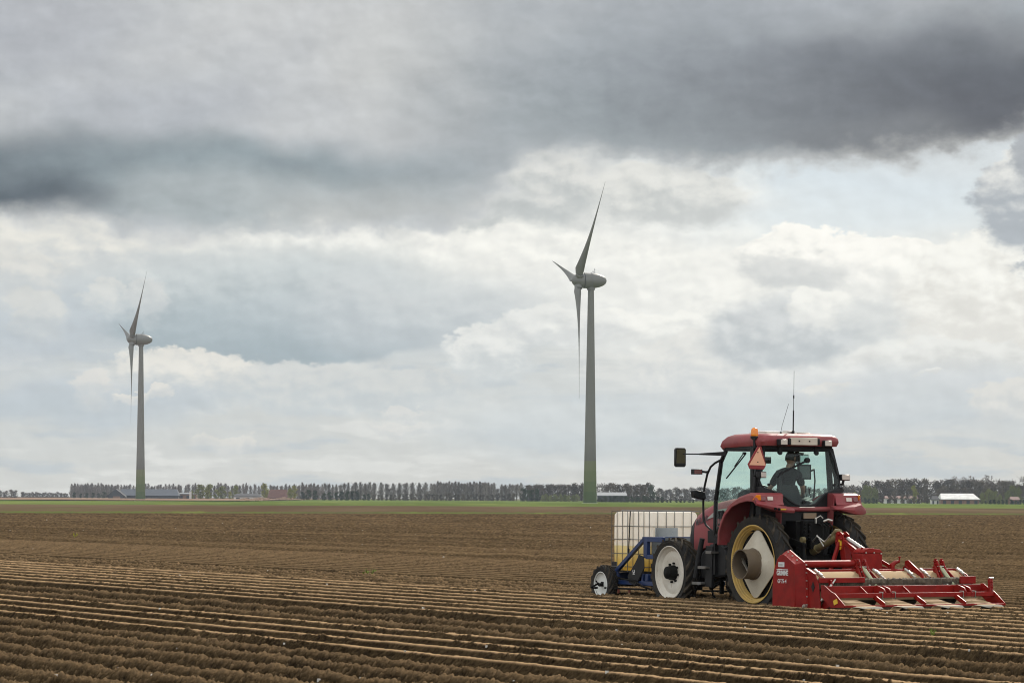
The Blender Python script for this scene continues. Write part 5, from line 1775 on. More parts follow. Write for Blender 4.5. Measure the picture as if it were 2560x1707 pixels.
def ip(name, mb, mat, bevel=0.0, **kw):
    return mb.build(name, mat, kw.pop('parent', im), bevel, **kw)


# chain case on the left: thick, pointed at the top
oc = [(-1.655, -0.02), (-1.66, 0.52), (-1.70, 0.66), (-1.785, 0.82), (-1.86, 0.875), (-1.92, 0.89), (-1.985, 0.872), (-2.245, 0.745), (-2.255, 0.42), (-2.24, -0.02)]
ic = [(-1.60, -0.02), (-1.61, 0.54), (-1.66, 0.70), (-1.74, 0.86), (-1.82, 0.93), (-1.90, 0.955), (-1.98, 0.935), (-2.29, 0.775), (-2.36, 0.42), (-2.36, -0.02)]
case = I().loft([[(x, 1.60, z) for x, z in oc], [(x, 1.585, z) for x, z in oc], [(x, 1.47, z) for x, z in ic]])
cs = ip('chain_case', case, M_IRED, 0.012)
text_mesh('GRIMME', 0.098, M_WHT, 'lettering', cs, (-1.775, 1.603, 0.578), (-1, 0, 0), (0, 0, 1), 0.0035, 0.83, IO)
text_mesh('GF 75–4', 0.082, M_WHT, 'lettering', cs, (-1.80, 1.603, 0.462), (-1, 0, 0), (0, 0, 1), 0.0015, 0.80, IO)
ip('lettering_bar', I().box((-1.92, 1.603, 0.661), (0.29, 0.004, 0.012)).box((-1.865, 1.603, 0.666), (0.10, 0.005, 0.012)), M_WHT, parent=cs)
ip('sticker', I().box((-1.895, 1.603, 0.735), (0.155, 0.005, 0.072)), M_WHT, parent=cs)
text_mesh('LOHNER', 0.032, M_DECAL, 'lettering', cs, (-1.83, 1.6065, 0.722), (-1, 0, 0), (0, 0, 1), 0.0, 0.85, IO)
for k in range(7):
    f = k / 6.0
    ip('bolt', I().cyl((-2.385 - 0.03 * f, 1.50, 0.74 - 0.70 * f), (-2.405 - 0.03 * f, 1.50, 0.74 - 0.70 * f), 0.011, None, 8), M_SILVER, parent=cs)
for (x, z) in ((-1.97, 0.915), (-2.08, 0.86), (-2.2, 0.80)):
    ip('bolt', I().cyl((x, 1.53, z), (x, 1.53, z + 0.018), 0.012, None, 8), M_SILVER, parent=cs)

ip('flange', I().prism([(-1.92, 0.955), (-2.30, 0.775), (-2.40, 0.45), (-2.43, 0.0), (-2.36, 0.0), (-2.34, 0.42), (-2.26, 0.74), (-1.92, 0.92)], 'y', 1.455, 1.475), M_IRED, 0.003, parent=cs)
# side plates of the rotor frame
sp_l = [(-2.30, 0.70), (-2.42, 0.645), (-2.56, 0.60), (-2.64, 0.46), (-2.70, 0.20), (-2.70, 0.10), (-2.35, 0.04), (-2.28, 0.04)]
ip('side_plate', I().prism(sp_l, 'y', 1.445, 1.462).bar((-2.34, 1.45, 0.685), (-2.56, 1.45, 0.60), 0.05, 0.02), M_IRED, 0.004)
ip('reflector', I().prism([(-2.52, 0.50), (-2.475, 0.42), (-2.52, 0.34), (-2.565, 0.42)], 'y', 1.463, 1.470), M_BLK)
ip('axle_bolt', I().cyl((-2.36, 1.455, 0.13), (-2.36, 1.52, 0.13), 0.032, None, 10).cyl((-2.36, 1.52, 0.13), (-2.36, 1.54, 0.13), 0.018, None, 8), M_SILVER)
ip('side_plate', I().prism([(-2.0, 0.66), (-2.22, 0.655), (-2.42, 0.58), (-2.56, 0.46), (-2.58, 0.36), (-2.58, 0.04), (-1.8, 0.04), (-1.75, 0.40)], 'y', -1.43, -1.45), M_IRED, 0.004)
# rotor cover: long tan hood, curved, with red rails
rings = []
for y in np.linspace(-1.42, 1.43, 40):
    ring = []
    for k in range(11):
        a = R(75 + 95 * k / 10)
        ring.append((-2.12 + 0.46 * math.cos(a), y, 0.13 + 0.50 * math.sin(a)))
    rings.append(ring)
ip('rotor_cover', I().loft(rings, False, False, closed=False), M_TAN)
mdr = random.Random(4)
rings = []
for y in np.linspace(-1.38, 1.40, 120):
    w1, w2 = mdr.uniform(-0.012, 0.012), mdr.uniform(-0.025, 0.02)
    rings.append([(-2.50 + w1, y, 0.535 + w1), (-2.585 + w1, y, 0.525 + w2 * 0.4), (-2.615 - w2, y, 0.47), (-2.60 + w1, y, 0.385 + w2), (-2.50, y, 0.36)])
ip('soil_skirt', I().loft(rings), M_MUD)
ip('front_rail', I().bar((-2.06, -1.44, 0.635), (-2.06, 1.45, 0.635), 0.06, 0.05).bar((-2.12, -1.44, 0.60), (-2.12, 1.45, 0.60), 0.02, 0.06), M_IRED, 0.006)
ip('rear_rail', I().bar((-2.63, 1.44, 0.515), (-2.63, 0.62, 0.515), 0.03, 0.075), M_IRED, 0.004)
ip('rear_rail', I().bar((-2.63, -1.15, 0.50), (-2.63, -1.44, 0.50), 0.03, 0.11), M_IRED, 0.004)
ip('rotor', I().cyl((-2.10, -1.42, 0.16), (-2.10, 1.44, 0.16), 0.20, None, 20).box((-2.10, 0, 0.10), (0.5, 2.84, 0.03)), M_MUD)
# stiffeners over the cover
for (y, xa) in ((0.30, 0), (-0.95, 0)):
    pass
ip('cover_rib', I().prism([(-2.0, 0.66), (-2.02, 0.78), (-2.10, 0.79), (-2.44, 0.60), (-2.56, 0.42), (-2.52, 0.42), (-2.40, 0.55), (-2.08, 0.66)], 'y', -0.575, -0.60), M_IRED, 0.004)
for y in (0.36, -0.56, -1.12, 1.33):
    ip('clamp', I().tube([(-2.0, y, 0.67), (-2.06, y, 0.70), (-2.12, y, 0.66), (-2.22, y, 0.64)], 0.014, 8), M_IRED)
# silver spring rods over the cover
for y in (1.20, 0.13, -0.46, -0.74, -1.50 + 0.06):
    o = ip('spring_rod', I().cyl((-2.18, y, 0.655), (-2.36, y, 0.575), 0.024, None, 10).cyl((-2.36, y, 0.575), (-2.44, y, 0.535), 0.015, None, 8).cyl((-2.27, y, 0.615), (-2.29, y, 0.606), 0.031, None, 10), M_SILVER)
    ip('bracket', I().prism([(-2.30, 0.60), (-2.34, 0.57), (-2.48, 0.50), (-2.50, 0.40), (-2.40, 0.44), (-2.27, 0.53)], 'y', y - 0.05, y - 0.035).prism([(-2.30, 0.60), (-2.34, 0.57), (-2.48, 0.50), (-2.50, 0.40), (-2.40, 0.44), (-2.27, 0.53)], 'y', y + 0.035, y + 0.05), M_IRED, parent=o)
# side drive tube and gearbox
ip('drive_tube', I().cyl((-1.85, 1.52, 0.735), (-1.85, 0.12, 0.735), 0.056, None, 24).cyl((-1.85, 1.48, 0.735), (-1.85, 1.42, 0.735), 0.075, None, 20).cyl((-1.85, 0.26, 0.735), (-1.85, 0.18, 0.735), 0.075, None, 20), M_IRED)
gb = I().prism([(-0.185, 0.60), (0.185, 0.60), (0.185, 0.885), (0.17, 0.90), (-0.17, 0.90), (-0.185, 0.885)], 'x', -1.98, -1.70)
gbo = ip('gearbox', gb, M_IRED, 0.012)
ip('lid', I().prism([(-0.19, 0.905), (0.19, 0.905), (0.15, 0.945), (0.06, 0.975), (-0.13, 0.955)], 'x', -1.99, -1.72).cyl((-1.85, 0.1, 0.95), (-1.85, 0.1, 0.985), 0.02, None, 8).cyl((-1.85, -0.1, 0.95), (-1.85, -0.1, 0.975), 0.015, None, 8), M_IRED, 0.006, parent=gbo)
ip('lid_bolts', I().cyl((-1.99, 0.13, 0.905), (-2.0, 0.13, 0.905), 0.012, None, 8).cyl((-1.99, -0.02, 0.905), (-2.0, -0.02, 0.905), 0.012, None, 8).cyl((-1.99, -0.15, 0.89), (-2.0, -0.15, 0.89), 0.012, None, 8), M_SILVER, parent=gbo)
# headstock
hs = I()
for y in (0.055, -0.055):
    hs.prism([(-1.10, 1.02), (-1.11, 1.18), (-1.15, 1.215), (-1.22, 1.215), (-1.30, 1.17), (-1.33, 1.04), (-1.30, 0.94), (-1.16, 0.94)], 'y', y - 0.011, y + 0.011)
hs.bar((-1.20, 0.06, 1.05), (-1.26, 0.30, 0.52), 0.05, 0.05).bar((-1.20, -0.06, 1.05), (-1.26, -0.36, 0.52), 0.05, 0.05)
hs.bar((-1.25, 0.0, 1.02), (-1.36, 0.0, 0.50), 0.10, 0.13)
hs.bar((-1.30, 0.03, 1.06), (-1.82, 0.10, 0.86), 0.045, 0.07).bar((-1.30, -0.03, 1.06), (-1.95, -0.42, 0.66), 0.04, 0.05)
hs.bar((-1.26, 0.56, 0.50), (-1.26, -0.56, 0.50), 0.10, 0.10)
hs.bar((-1.30, 0.40, 0.52), (-1.98, 0.40, 0.62), 0.06, 0.10).bar((-1.30, -0.40, 0.52), (-1.98, -0.40, 0.62), 0.06, 0.10)
hs.bar((-1.62, -0.10, 0.72), (-1.96, -0.40, 0.62), 0.04, 0.08)
for (x, z) in ((-1.20, 1.17), (-1.27, 1.10), (-1.16, 1.06)):
    hs.cyl((x, 0.095, z), (x, -0.095, z), 0.022, None, 10)
hso = ip('headstock', hs, M_IRED, 0.006)
ip('warning_sticker', I().box((-1.235, 0.069, 1.045), (0.075, 0.004, 0.095)).prism([(-1.195, 0.985), (-1.272, 0.985), (-1.262, 0.945), (-1.18, 0.925)], 'y', 0.067, 0.071), M_YEL, parent=hso)
ip('strut', I().cyl((-1.31, -0.02, 1.105), (-1.70, -0.04, 0.945), 0.032, None, 12).cyl((-1.70, -0.04, 0.945), (-1.78, -0.05, 0.91), 0.018, None, 8), M_SILVER)
# hook behind the right of the gearbox
ip('depth_crank', I().tube([(-1.98, -0.37, 0.62), (-1.98, -0.36, 0.71), (-1.98, -0.42, 0.755), (-1.98, -0.50, 0.77)], [0.045, 0.045, 0.032, 0.02], 8).tube([(-1.98, -0.50, 0.755), (-1.98, -0.505, 0.83)], 0.012, 8).cyl((-1.98, -0.505, 0.83), (-1.98, -0.505, 0.845), 0.026, None, 10), M_IRED)

# two drilled towers with greenish cylinders
for yc in (0.42, -1.02):
    tw = I()
    for dy in (0.055, -0.055):
        pr_ = [(-2.22, 0.62), (-2.24, 0.785), (-2.27, 0.80), (-2.31, 0.79), (-2.40, 0.62), (-2.62, 0.36), (-2.66, 0.28), (-2.58, 0.28), (-2.50, 0.40), (-2.36, 0.55)]
        tw.prism(pr_, 'y', yc + dy - 0.012, yc + dy + 0.012)
        tw.bar((-2.27, yc + dy * 1.3, 0.70), (-2.60, yc + dy * 3.2, 0.40), 0.018, 0.05)
        for (x, z) in ((-2.265, 0.775), (-2.29, 0.735), (-2.30, 0.695), (-2.33, 0.655)):
            tw.cyl((x, yc + dy - 0.03, z), (x, yc + dy + 0.03, z), 0.017, None, 8)
        tw.tube([(-2.27, yc + dy, 0.79), (-2.27, yc + dy, 0.815)], 0.022, 8)
    two = ip('adjusting_tower', tw, M_IRED, 0.003)
    ip('bolts', I().cyl((-2.345, yc + 0.075, 0.70), (-2.345, yc - 0.075, 0.70), 0.009, None, 6).cyl((-2.385, yc + 0.075, 0.63), (-2.385, yc - 0.075, 0.63), 0.009, None, 6), M_SILVER, parent=two)
    ip('cylinder', I().cyl((-2.38, yc + 0.02, 0.66), (-2.60, yc - 0.03, 0.42), 0.032, None, 12).cyl((-2.60, yc - 0.03, 0.42), (-2.66, yc - 0.04, 0.35), 0.02, None, 10).cyl((-2.34, yc + 0.03, 0.70), (-2.38, yc + 0.02, 0.66), 0.02, None, 10), M_GREENCYL, parent=two)
    ip('rod', I().cyl((-2.60, yc + 0.09, 0.44), (-2.68, yc + 0.09, 0.34), 0.018, None, 8), M_SILVER, parent=two)

# ridging frame at the back
fr = I()
fr.bar((-2.74, 1.46, 0.425), (-2.74, -1.47, 0.425), 0.05, 0.016).bar((-2.765, 1.46, 0.365), (-2.765, -1.47, 0.365), 0.012, 0.12).bar((-2.79, 1.46, 0.31), (-2.79, -1.47, 0.31), 0.04, 0.012)
fr.bar((-3.04, 1.47, 0.30), (-3.04, -1.46, 0.30), 0.06, 0.065)
fr.bar((-3.30, 1.47, 0.155), (-3.30, -1.47, 0.155), 0.03, 0.030)
for y in (1.46, -1.465):
    fr.prism([(-2.72, 0.45), (-2.80, 0.45), (-2.98, 0.36), (-3.06, 0.34), (-3.32, 0.17), (-3.32, 0.135), (-3.10, 0.13), (-2.98, 0.12), (-2.72, 0.28)], 'y', y - 0.008, y + 0.008)
for y in (0.74, 0.0, -0.74):
    fr.bar((-3.03, y, 0.285), (-3.30, y, 0.165), 0.02, 0.07)
for y in (0.80, 0.02):
    fr.bar((-2.77, y, 0.41), (-2.95, y, 0.31), 0.014, 0.04)
fro = ip('ridging_frame', fr, M_IRED, 0.004)
for yc in (0.50, -0.98):
    mt = I()
    for dy in (0.05, -0.05):
        mt.prism([(-2.76, 0.42), (-2.86, 0.44), (-3.02, 0.40), (-3.07, 0.34), (-3.07, 0.28), (-2.80, 0.30)], 'y', yc + dy - 0.014, yc + dy + 0.014)
    mto = ip('cylinder_mount', mt, M_IRED, 0.004)
    ub = I()
    for dy in (0.115, -0.115):
        ub.tube([(-3.0, yc + dy, 0.25), (-3.08, yc + dy, 0.25), (-3.082, yc + dy, 0.345), (-3.0, yc + dy, 0.345)], 0.011, 6)
    ip('clamp_bolts', ub, M_SILVER, parent=mto)
# forming hoods: tan, scoured plates under the frame
rk = random.Random(9)
for k in range(4):
    yc = 1.10 - 0.735 * k
    ho = I()
    rings = []
    for i in range(7):
        f = i / 6.0
        x = -2.86 - 0.58 * f
        wv, top = 0.335 - 0.02 * f, 0.235 - 0.095 * f
        ring = []
        for j in range(9):
            u_ = j / 4.0 - 1
            ring.append((x, yc + u_ * wv, (0.03 + (top - 0.03) * min(1, (1 - abs(u_)) * 2.0))))
        rings.append(ring)
    ho.loft(rings, False, False, closed=False)
    hoo = ip('forming_hood', ho, M_TAN)
    ip('trailing_edge', I().prism([(yc + 0.24, 0.150), (yc + 0.06, 0.112), (yc - 0.24, 0.118), (yc - 0.20, 0.150)], 'x', -3.44, -3.32), M_PALE, parent=hoo)
ip('soil_drift', I().box((-3.10, 0, 0.115), (0.30, 2.86, 0.05)), M_MUD)
# left linkage of the ridging frame
lk = I().prism([(-2.60, 0.10), (-2.70, 0.10), (-2.96, 0.16), (-3.0, 0.30), (-2.86, 0.36), (-2.74, 0.34), (-2.70, 0.22)], 'y', 1.38, 1.40)
lk.prism([(-2.60, 0.36), (-2.63, 0.53), (-2.68, 0.52), (-2.76, 0.34), (-2.90, 0.30), (-2.90, 0.24), (-2.72, 0.24)], 'y', 1.24, 1.265)
lk.box((-2.66, 1.42, 0.06), (0.55, 0.06, 0.10))
lko = ip('left_linkage', lk, M_IRED, 0.004)
ip('turnbuckle', I().cyl((-2.68, 1.18, 0.53), (-2.70, 1.30, 0.40), 0.012, None, 8).cyl((-2.70, 1.30, 0.40), (-2.72, 1.46, 0.22), 0.016, None, 8).cyl((-2.695, 1.26, 0.45), (-2.71, 1.36, 0.33), 0.020, None, 8), M_SILVER, parent=lko)
ip('yellow_sticker', I().box((-3.10, 1.475, 0.215), (0.10, 0.004, 0.07), (0, R(20), 0)), M_YEL, parent=fro)
mk = I().bar((-3.0, -1.45, 0.30), (-2.96, -1.46, 0.52), 0.06, 0.05)
for k in range(4):
    mk.cyl((-3.03, -1.46, 0.36 + k * 0.04), (-2.93, -1.46, 0.36 + k * 0.04), 0.010, None, 6)
mko = ip('marker_post', mk, M_IRED, 0.004)
ip('pin', I().cyl((-2.96, -1.44, 0.53), (-2.96, -1.52, 0.53), 0.02, None, 10), M_SILVER, parent=mko)
tr['group'] = 'tractor working the field'
del tr['group']

# ================================================================ FRONT TANK CARRIER
FO = Vector((3.9, 0.0, 0.0))
fc = thing('tank_carrier', 'blue steel carrier on small white-rimmed wheels ahead of the tractor', 'carrier', tr_world(FO), TR_ROT)


def F():
    return MB(FO)


def fp(name, mb, mat, bevel=0.0, **kw):
    return mb.build(name, mat, kw.pop('parent', fc), bevel, **kw)


b = F()
for s in (1, -1):
    y = 0.60 * s
    b.bar((4.44, y, 0.50), (3.55, y, 1.045), 0.06, 0.065)
    b.bar((3.60, y, 1.03), (2.98, y, 1.03), 0.06, 0.085)
    b.bar((3.50, y, 1.06), (3.50, y, 0.72), 0.07, 0.11, (1, 0, 0))
    b.bar((3.25, y, 0.74), (3.5, y, 0.74), 0.06, 0.07)
    b.bar((4.55, y, 0.30), (3.0, y, 0.30), 0.06, 0.07)
    b.bar((4.40, y, 0.30), (4.46, y, 0.52), 0.05, 0.07)
    b.bar((3.62, y, 0.30), (3.60, y, 0.46), 0.05, 0.05)
b.bar((3.50, -0.6, 1.03), (3.50, 0.6, 1.03), 0.07, 0.08).bar((3.52, -0.6, 0.40), (3.52, 0.6, 0.40), 0.08, 0.12).bar((4.7, -0.6, 0.40), (4.7, 0.6, 0.40), 0.08, 0.10)
fp('frame', b, M_BLUE2, 0.006)
d = F()
d.box((4.1, 0, 0.30), (1.5, 1.1, 0.10)).box((3.3, 0, 0.50), (0.5, 0.9, 0.5)).bar((4.65, -0.78, 0.26), (4.65, 0.78, 0.26), 0.08, 0.08).box((3.2, 0.2, 0.26), (0.8, 0.5, 0.12))
d.bar((3.0, 0.35, 0.34), (2.7, 0.35, 0.45), 0.06, 0.10).bar((3.0, -0.35, 0.34), (2.7, -0.35, 0.45), 0.06, 0.10)
d.box((4.52, 0.66, 0.28), (0.14, 0.14, 0.16)).bar((4.55, 0.78, 0.20), (3.4, 0.66, 0.20), 0.03, 0.03)
d.tube([(4.5, 0.63, 0.40), (4.2, 0.66, 0.36), (3.8, 0.68, 0.34), (3.5, 0.68, 0.25), (3.3, 0.62, 0.20)], 0.018, 6)
fp('undercarriage', d, M_DARKM, 0.006)
pt = F().prism([(3.66, 0.775), (3.52, 0.745), (3.50, 0.55), (3.72, 0.30), (3.80, 0.25), (3.98, 0.30), (4.02, 0.42), (3.80, 0.62)], 'y', 0.64, 0.655)
plo = fp('cover_plate', pt, M_BLK, 0.006)
text_mesh('IC', 0.085, M_WHT, 'lettering', plo, (3.79, 0.659, 0.44), (0, 0, 1), (1, 0, 0), 0.003, 1.0, FO)
fp('rear_panel', F().box((3.46, 0.08, 0.90), (0.02, 0.9, 0.30)), paint('grey_sheet', (0.16, 0.165, 0.16, 1), 0.5), 0.003)
fp('lever', F().cyl((4.60, 0.86, 0.28), (4.68, 0.98, 0.20), 0.016, None, 8).cyl((4.60, 0.90, 0.20), (4.74, 0.90, 0.20), 0.018, None, 8).cyl((4.62, 0.86, 0.24), (4.60, 0.92, 0.32), 0.012, None, 8), M_DARKM)
fp('spray_nozzle', F().cyl((4.3, 0.66, 0.20), (4.3, 0.66, 0.12), 0.02, None, 8).cyl((3.95, 0.66, 0.20), (3.95, 0.66, 0.12), 0.02, None, 8), paint('rusty_nozzle', (0.22, 0.05, 0.03, 1), 0.6))
for s in (1, -1):
    w = sub_empty('wheel', fc, tuple(Vector((4.64, 0.735 * s, 0.25)) - FO))
    add_tyre(w, (0, 0, 0), 0.335, 0.17, 0.215, 14, s, lug_h=0.026)
    ring_prof(w, 'rim', M_WRIM2, [(y * s, r) for y, r in ((0.075, 0.222), (0.08, 0.213), (0.06, 0.20), (0.03, 0.175), (0.018, 0.15), (0.022, 0.07), (0.03, 0.05), (0.03, 0.001))], (0, 0, 0), n=40)
    MB().cyl((0, 0.02 * s, 0), (0, 0.10 * s, 0), 0.03, None, 12).build('hub', M_DARKM, w)

# ---------------------------------------------------------------- the caged tank standing on it
BO = Vector((4.19, 0.0, 0.46))
ib = thing('liquid_tank', 'white caged plastic tank part filled with yellow liquid, standing on the blue carrier', 'tank', tr_world(BO), TR_ROT)


def bp(name, mb, mat, bevel=0.0, **kw):
    return mb.build(name, mat, kw.pop('parent', ib), bevel, **kw)


def tank_plastic():
    m, t, b = mat_new('milky_plastic')
    z = t.sep(t.new('ShaderNodeTexCoord').outputs['Object'])[2]
    n = t.noise(t.new('ShaderNodeTexCoord').outputs['Object'], 4.0, 3.0, 0.5)
    # the liquid inside stains the wall up to its level
    lev = t.step(t.m('MULTIPLY_ADD', n, 0.03, z), 0.455, 0.475)
    deep = t.step(z, 0.05, 0.45)
    liquid = t.mix(deep, (0.86, 0.60, 0.12, 1), (0.93, 0.80, 0.42, 1))
    c = t.mix(lev, liquid, (0.995, 0.945, 0.87, 1))
    t.put(b.inputs['Base Color'], c)
    b.inputs['Roughness'].default_value = 0.35
    tl = t.new('ShaderNodeBsdfTranslucent')
    t.put(tl.inputs[0], c)
    mx = t.new('ShaderNodeMixShader')
    mx.inputs[0].default_value = 0.42
    t.l.new(b.outputs[0], mx.inputs[1])
    t.l.new(tl.outputs[0], mx.inputs[2])
    t.l.new(mx.outputs[0], t.n['Material Output'].inputs[0])
    return m


M_TANK = tank_plastic()


def rrect(z, hx, hy, r, n=4):
    pts = []
    for cx, cy, a0 in ((hx - r, hy - r, 0), (-hx + r, hy - r, 90), (-hx + r, -hy + r, 180), (hx - r, -hy + r, 270)):
        for k in range(n + 1):
            a = R(a0 + 90 * k / n)
            pts.append((BO.x + cx + r * math.cos(a), BO.y + cy + r * math.sin(a), z))
    return pts


tb = MB(BO).loft([rrect(0.495, 0.56, 0.46, 0.07), rrect(0.53, 0.583, 0.483, 0.07), rrect(0.98, 0.588, 0.488, 0.07), rrect(0.99, 0.58, 0.48, 0.07), rrect(1.0, 0.588, 0.488, 0.07), rrect(1.43, 0.585, 0.485, 0.07), rrect(1.475, 0.56, 0.46, 0.07), rrect(1.485, 0.50, 0.40, 0.07)])
bp('bottle', tb, M_TANK)
cg = MB(BO)
x0_, x1_, y1_ = BO.x - 0.60, BO.x + 0.60, 0.50
for z in (0.56, 0.78, 1.02, 1.24, 1.495):
    cg.tube([(x0_, -y1_, z), (x0_, y1_, z), (x1_, y1_, z), (x1_, -y1_, z), (x0_, -y1_, z)], 0.0075, 6)
for k in range(8):
    x = x0_ + 1.2 * k / 7.0
    for y in (y1_, -y1_):
        cg.tube([(x, y, 0.47), (x, y, 1.495)], 0.0072, 6)
for k in range(7):
    y = -y1_ + 1.0 * k / 6.0
    for x in (x0_, x1_):
        cg.tube([(x, y, 0.47), (x, y, 1.495)], 0.0072, 6)
for x in (x0_ + 0.3, x1_ - 0.3):
    cg.tube([(x, -y1_, 1.50), (x, y1_, 1.50)], 0.012, 6)
bp('cage', cg, M_CAGE)
bp('pallet_foot', MB(BO).box((BO.x, 0, 0.475), (1.2, 1.0, 0.03)).box((BO.x + 0.53, 0.44, 0.56), (0.13, 0.12, 0.15)).box((BO.x + 0.53, -0.44, 0.56), (0.13, 0.12, 0.15)), M_BLK, 0.006)
bp('name_plate', MB(BO).box((x0_ - 0.014, 0.17, 1.10), (0.008, 0.34 + 0.10, 0.24)), paint('plate_sheet', (0.42, 0.44, 0.44, 1), 0.3, 0.8, vary=0.06), 0.002)
bp('filler_cap', MB(BO).cyl((BO.x, 0, 1.475), (BO.x, 0, 1.50), 0.10, None, 20), M_BLK)
bp('strap', MB(BO).tube([(BO.x - 0.02, 0.515, 1.49), (BO.x - 0.0, 0.52, 1.1), (BO.x + 0.02, 0.52, 0.85), (BO.x + 0.02, 0.52, 0.72)], 0.011, 6).cyl((BO.x + 0.02, 0.52, 0.80), (BO.x + 0.02, 0.52, 0.86), 0.018, None, 8), M_BLK)
# ================================================================ THE DRIVER
def tint(name, col, rough=0.7):
    return paint(name, col, rough, vary=0.12, scale=12)


M_SKIN = tint('skin', (0.33, 0.175, 0.115, 1), 0.55)
M_SHIRT = tint('dark_shirt', (0.008, 0.009, 0.010, 1), 0.95)
M_TROUS = tint('dark_trousers', (0.030, 0.036, 0.055, 1), 0.85)
M_HAIR = tint('dark_hair', (0.020, 0.015, 0.011, 1), 0.7)
M_SHOE = tint('dark_shoe', (0.02, 0.018, 0.016, 1), 0.6)
PO = Vector((0.34, 0.06, 1.615))
ps = thing('person', 'driver in a dark short-sleeved shirt sitting in the tractor cab, head turned to the right', 'person', tr_world(PO + Vector((0, -0.06, 0))), TR_ROT)


def skin_mesh(name, verts, edges, mat, root=0, extra=None, sub=2):
    me = bpy.data.meshes.new(name)
    me.from_pydata([tuple(Vector(v[:3]) - PO) for v in verts], edges, [])
    ob = bpy.data.objects.new(name, me)
    COL.objects.link(ob)
    md = ob.modifiers.new('skin', 'SKIN')
    md.use_smooth_shade = True
    sv = me.skin_vertices[0].data
    for i, v in enumerate(verts):
        r = v[3]
        sv[i].radius = (r, v[4] if len(v) > 4 else r)
        sv[i].use_root = (i == root)
    ss = ob.modifiers.new('subdivision', 'SUBSURF')
    ss.levels = sub
    ss.render_levels = sub
    bpy.context.view_layer.update()
    nm = bpy.data.meshes.new_from_object(ob.evaluated_get(bpy.context.evaluated_depsgraph_get()))
    if extra:
        bm = bmesh.new()
        bm.from_mesh(nm)
        for mb in extra:
            vs = [bm.verts.new(Vector(v) - PO) for v in mb.v]
            for f in mb.f:
                try:
                    bm.faces.new([vs[i] for i in f])
                except ValueError:
                    pass
        bmesh.ops.recalc_face_normals(bm, faces=bm.faces)
        bm.to_mesh(nm)
        bm.free()
    bpy.data.objects.remove(ob)
    nm.materials.clear()
    nm.materials.append(mat)
    nm.shade_smooth()
    o = bpy.data.objects.new(name, nm)
    COL.objects.link(o)
    o.parent = ps
    return o


# body skeleton: pelvis, spine, neck, arms with hands, legs
bv, be = [], []


def jv(p, r, r2=None):
    bv.append((*p, r) if r2 is None else (*p, r, r2))
    return len(bv) - 1


def chain(start, pts):
    last = start
    for p in pts:
        k = jv(p[:3], *p[3:])
        be.append((last, k))
        last = k
    return last


pel = jv((0.34, 0.06, 1.70), 0.13, 0.11)
chest = chain(pel, [(0.31, 0.055, 1.86, 0.135, 0.105), (0.285, 0.05, 2.02, 0.15, 0.11), (0.275, 0.045, 2.13, 0.12, 0.09)])
neck = chain(chest, [(0.285, 0.03, 2.20, 0.058), (0.300, 0.01, 2.27, 0.055)])


def arm(sh, el, wr, palm, fdir, tdir, side):
    k = chain(chest, [(*sh, 0.062), (*(Vector(sh).lerp(Vector(el), 0.5)), 0.050), (*el, 0.041), (*(Vector(el).lerp(Vector(wr), 0.35)), 0.040), (*wr, 0.027)])
    w = k
    pm = chain(w, [(*(Vector(wr).lerp(Vector(palm), 0.6)), 0.036, 0.018), (*palm, 0.038, 0.016)])
    f, t = Vector(fdir).normalized(), Vector(tdir).normalized()
    dn = f.cross(t).normalized() * (1 if side > 0 else -1)
    if dn.z > 0: dn = -dn
    for i, ln in enumerate((0.068, 0.078, 0.073, 0.056)):
        b0 = Vector(palm) + t * (0.030 - 0.020 * i) + f * 0.012
        p1 = b0 + f * ln * 0.45
        p2 = p1 + (f * 0.7 + dn * 0.7) * ln * 0.33
        p3 = p2 + (f * 0.1 + dn) * ln * 0.25
        chain(pm, [(*b0, 0.010), (*p1, 0.0095), (*p2, 0.009), (*p3, 0.0075)])
    b0 = Vector(wr).lerp(Vector(palm), 0.45) + t * 0.034
    chain(pm - 1 if False else w + 1, [(*b0, 0.012), (*(b0 + t * 0.022 + f * 0.022 + dn * 0.01), 0.010), (*(b0 + t * 0.024 + f * 0.048 + dn * 0.022), 0.0085)])


arm((0.285, -0.145, 2.10), (0.345, -0.275, 1.89), (0.505, -0.385, 1.775), (0.575, -0.415, 1.750), (0.85, -0.3, -0.25), (0.2, 1, 0.1), -1)
arm((0.285, 0.235, 2.10), (0.395, 0.325, 1.87), (0.66, 0.235, 1.80), (0.735, 0.205, 1.80), (0.95, -0.25, 0.0), (-0.2, -1, 0.2), 1)
for s in (1, -1):
    y = 0.06 + 0.10 * s
    chain(pel, [(0.42, y, 1.69, 0.088), (0.62, y + 0.04 * s, 1.71, 0.075), (0.78, y + 0.06 * s, 1.70, 0.058), (0.84, y + 0.06 * s, 1.52, 0.052), (0.87, y + 0.06 * s, 1.35, 0.038), (0.90, y + 0.07 * s, 1.30, 0.040), (1.02, y + 0.08 * s, 1.275, 0.032)])

# head, turned to the right (towards -y) and a little down
hm = Matrix.Translation((0.305, -0.015, 2.345)) @ Matrix.Rotation(R(-68), 4, 'Z') @ Matrix.Rotation(R(10), 4, 'Y')
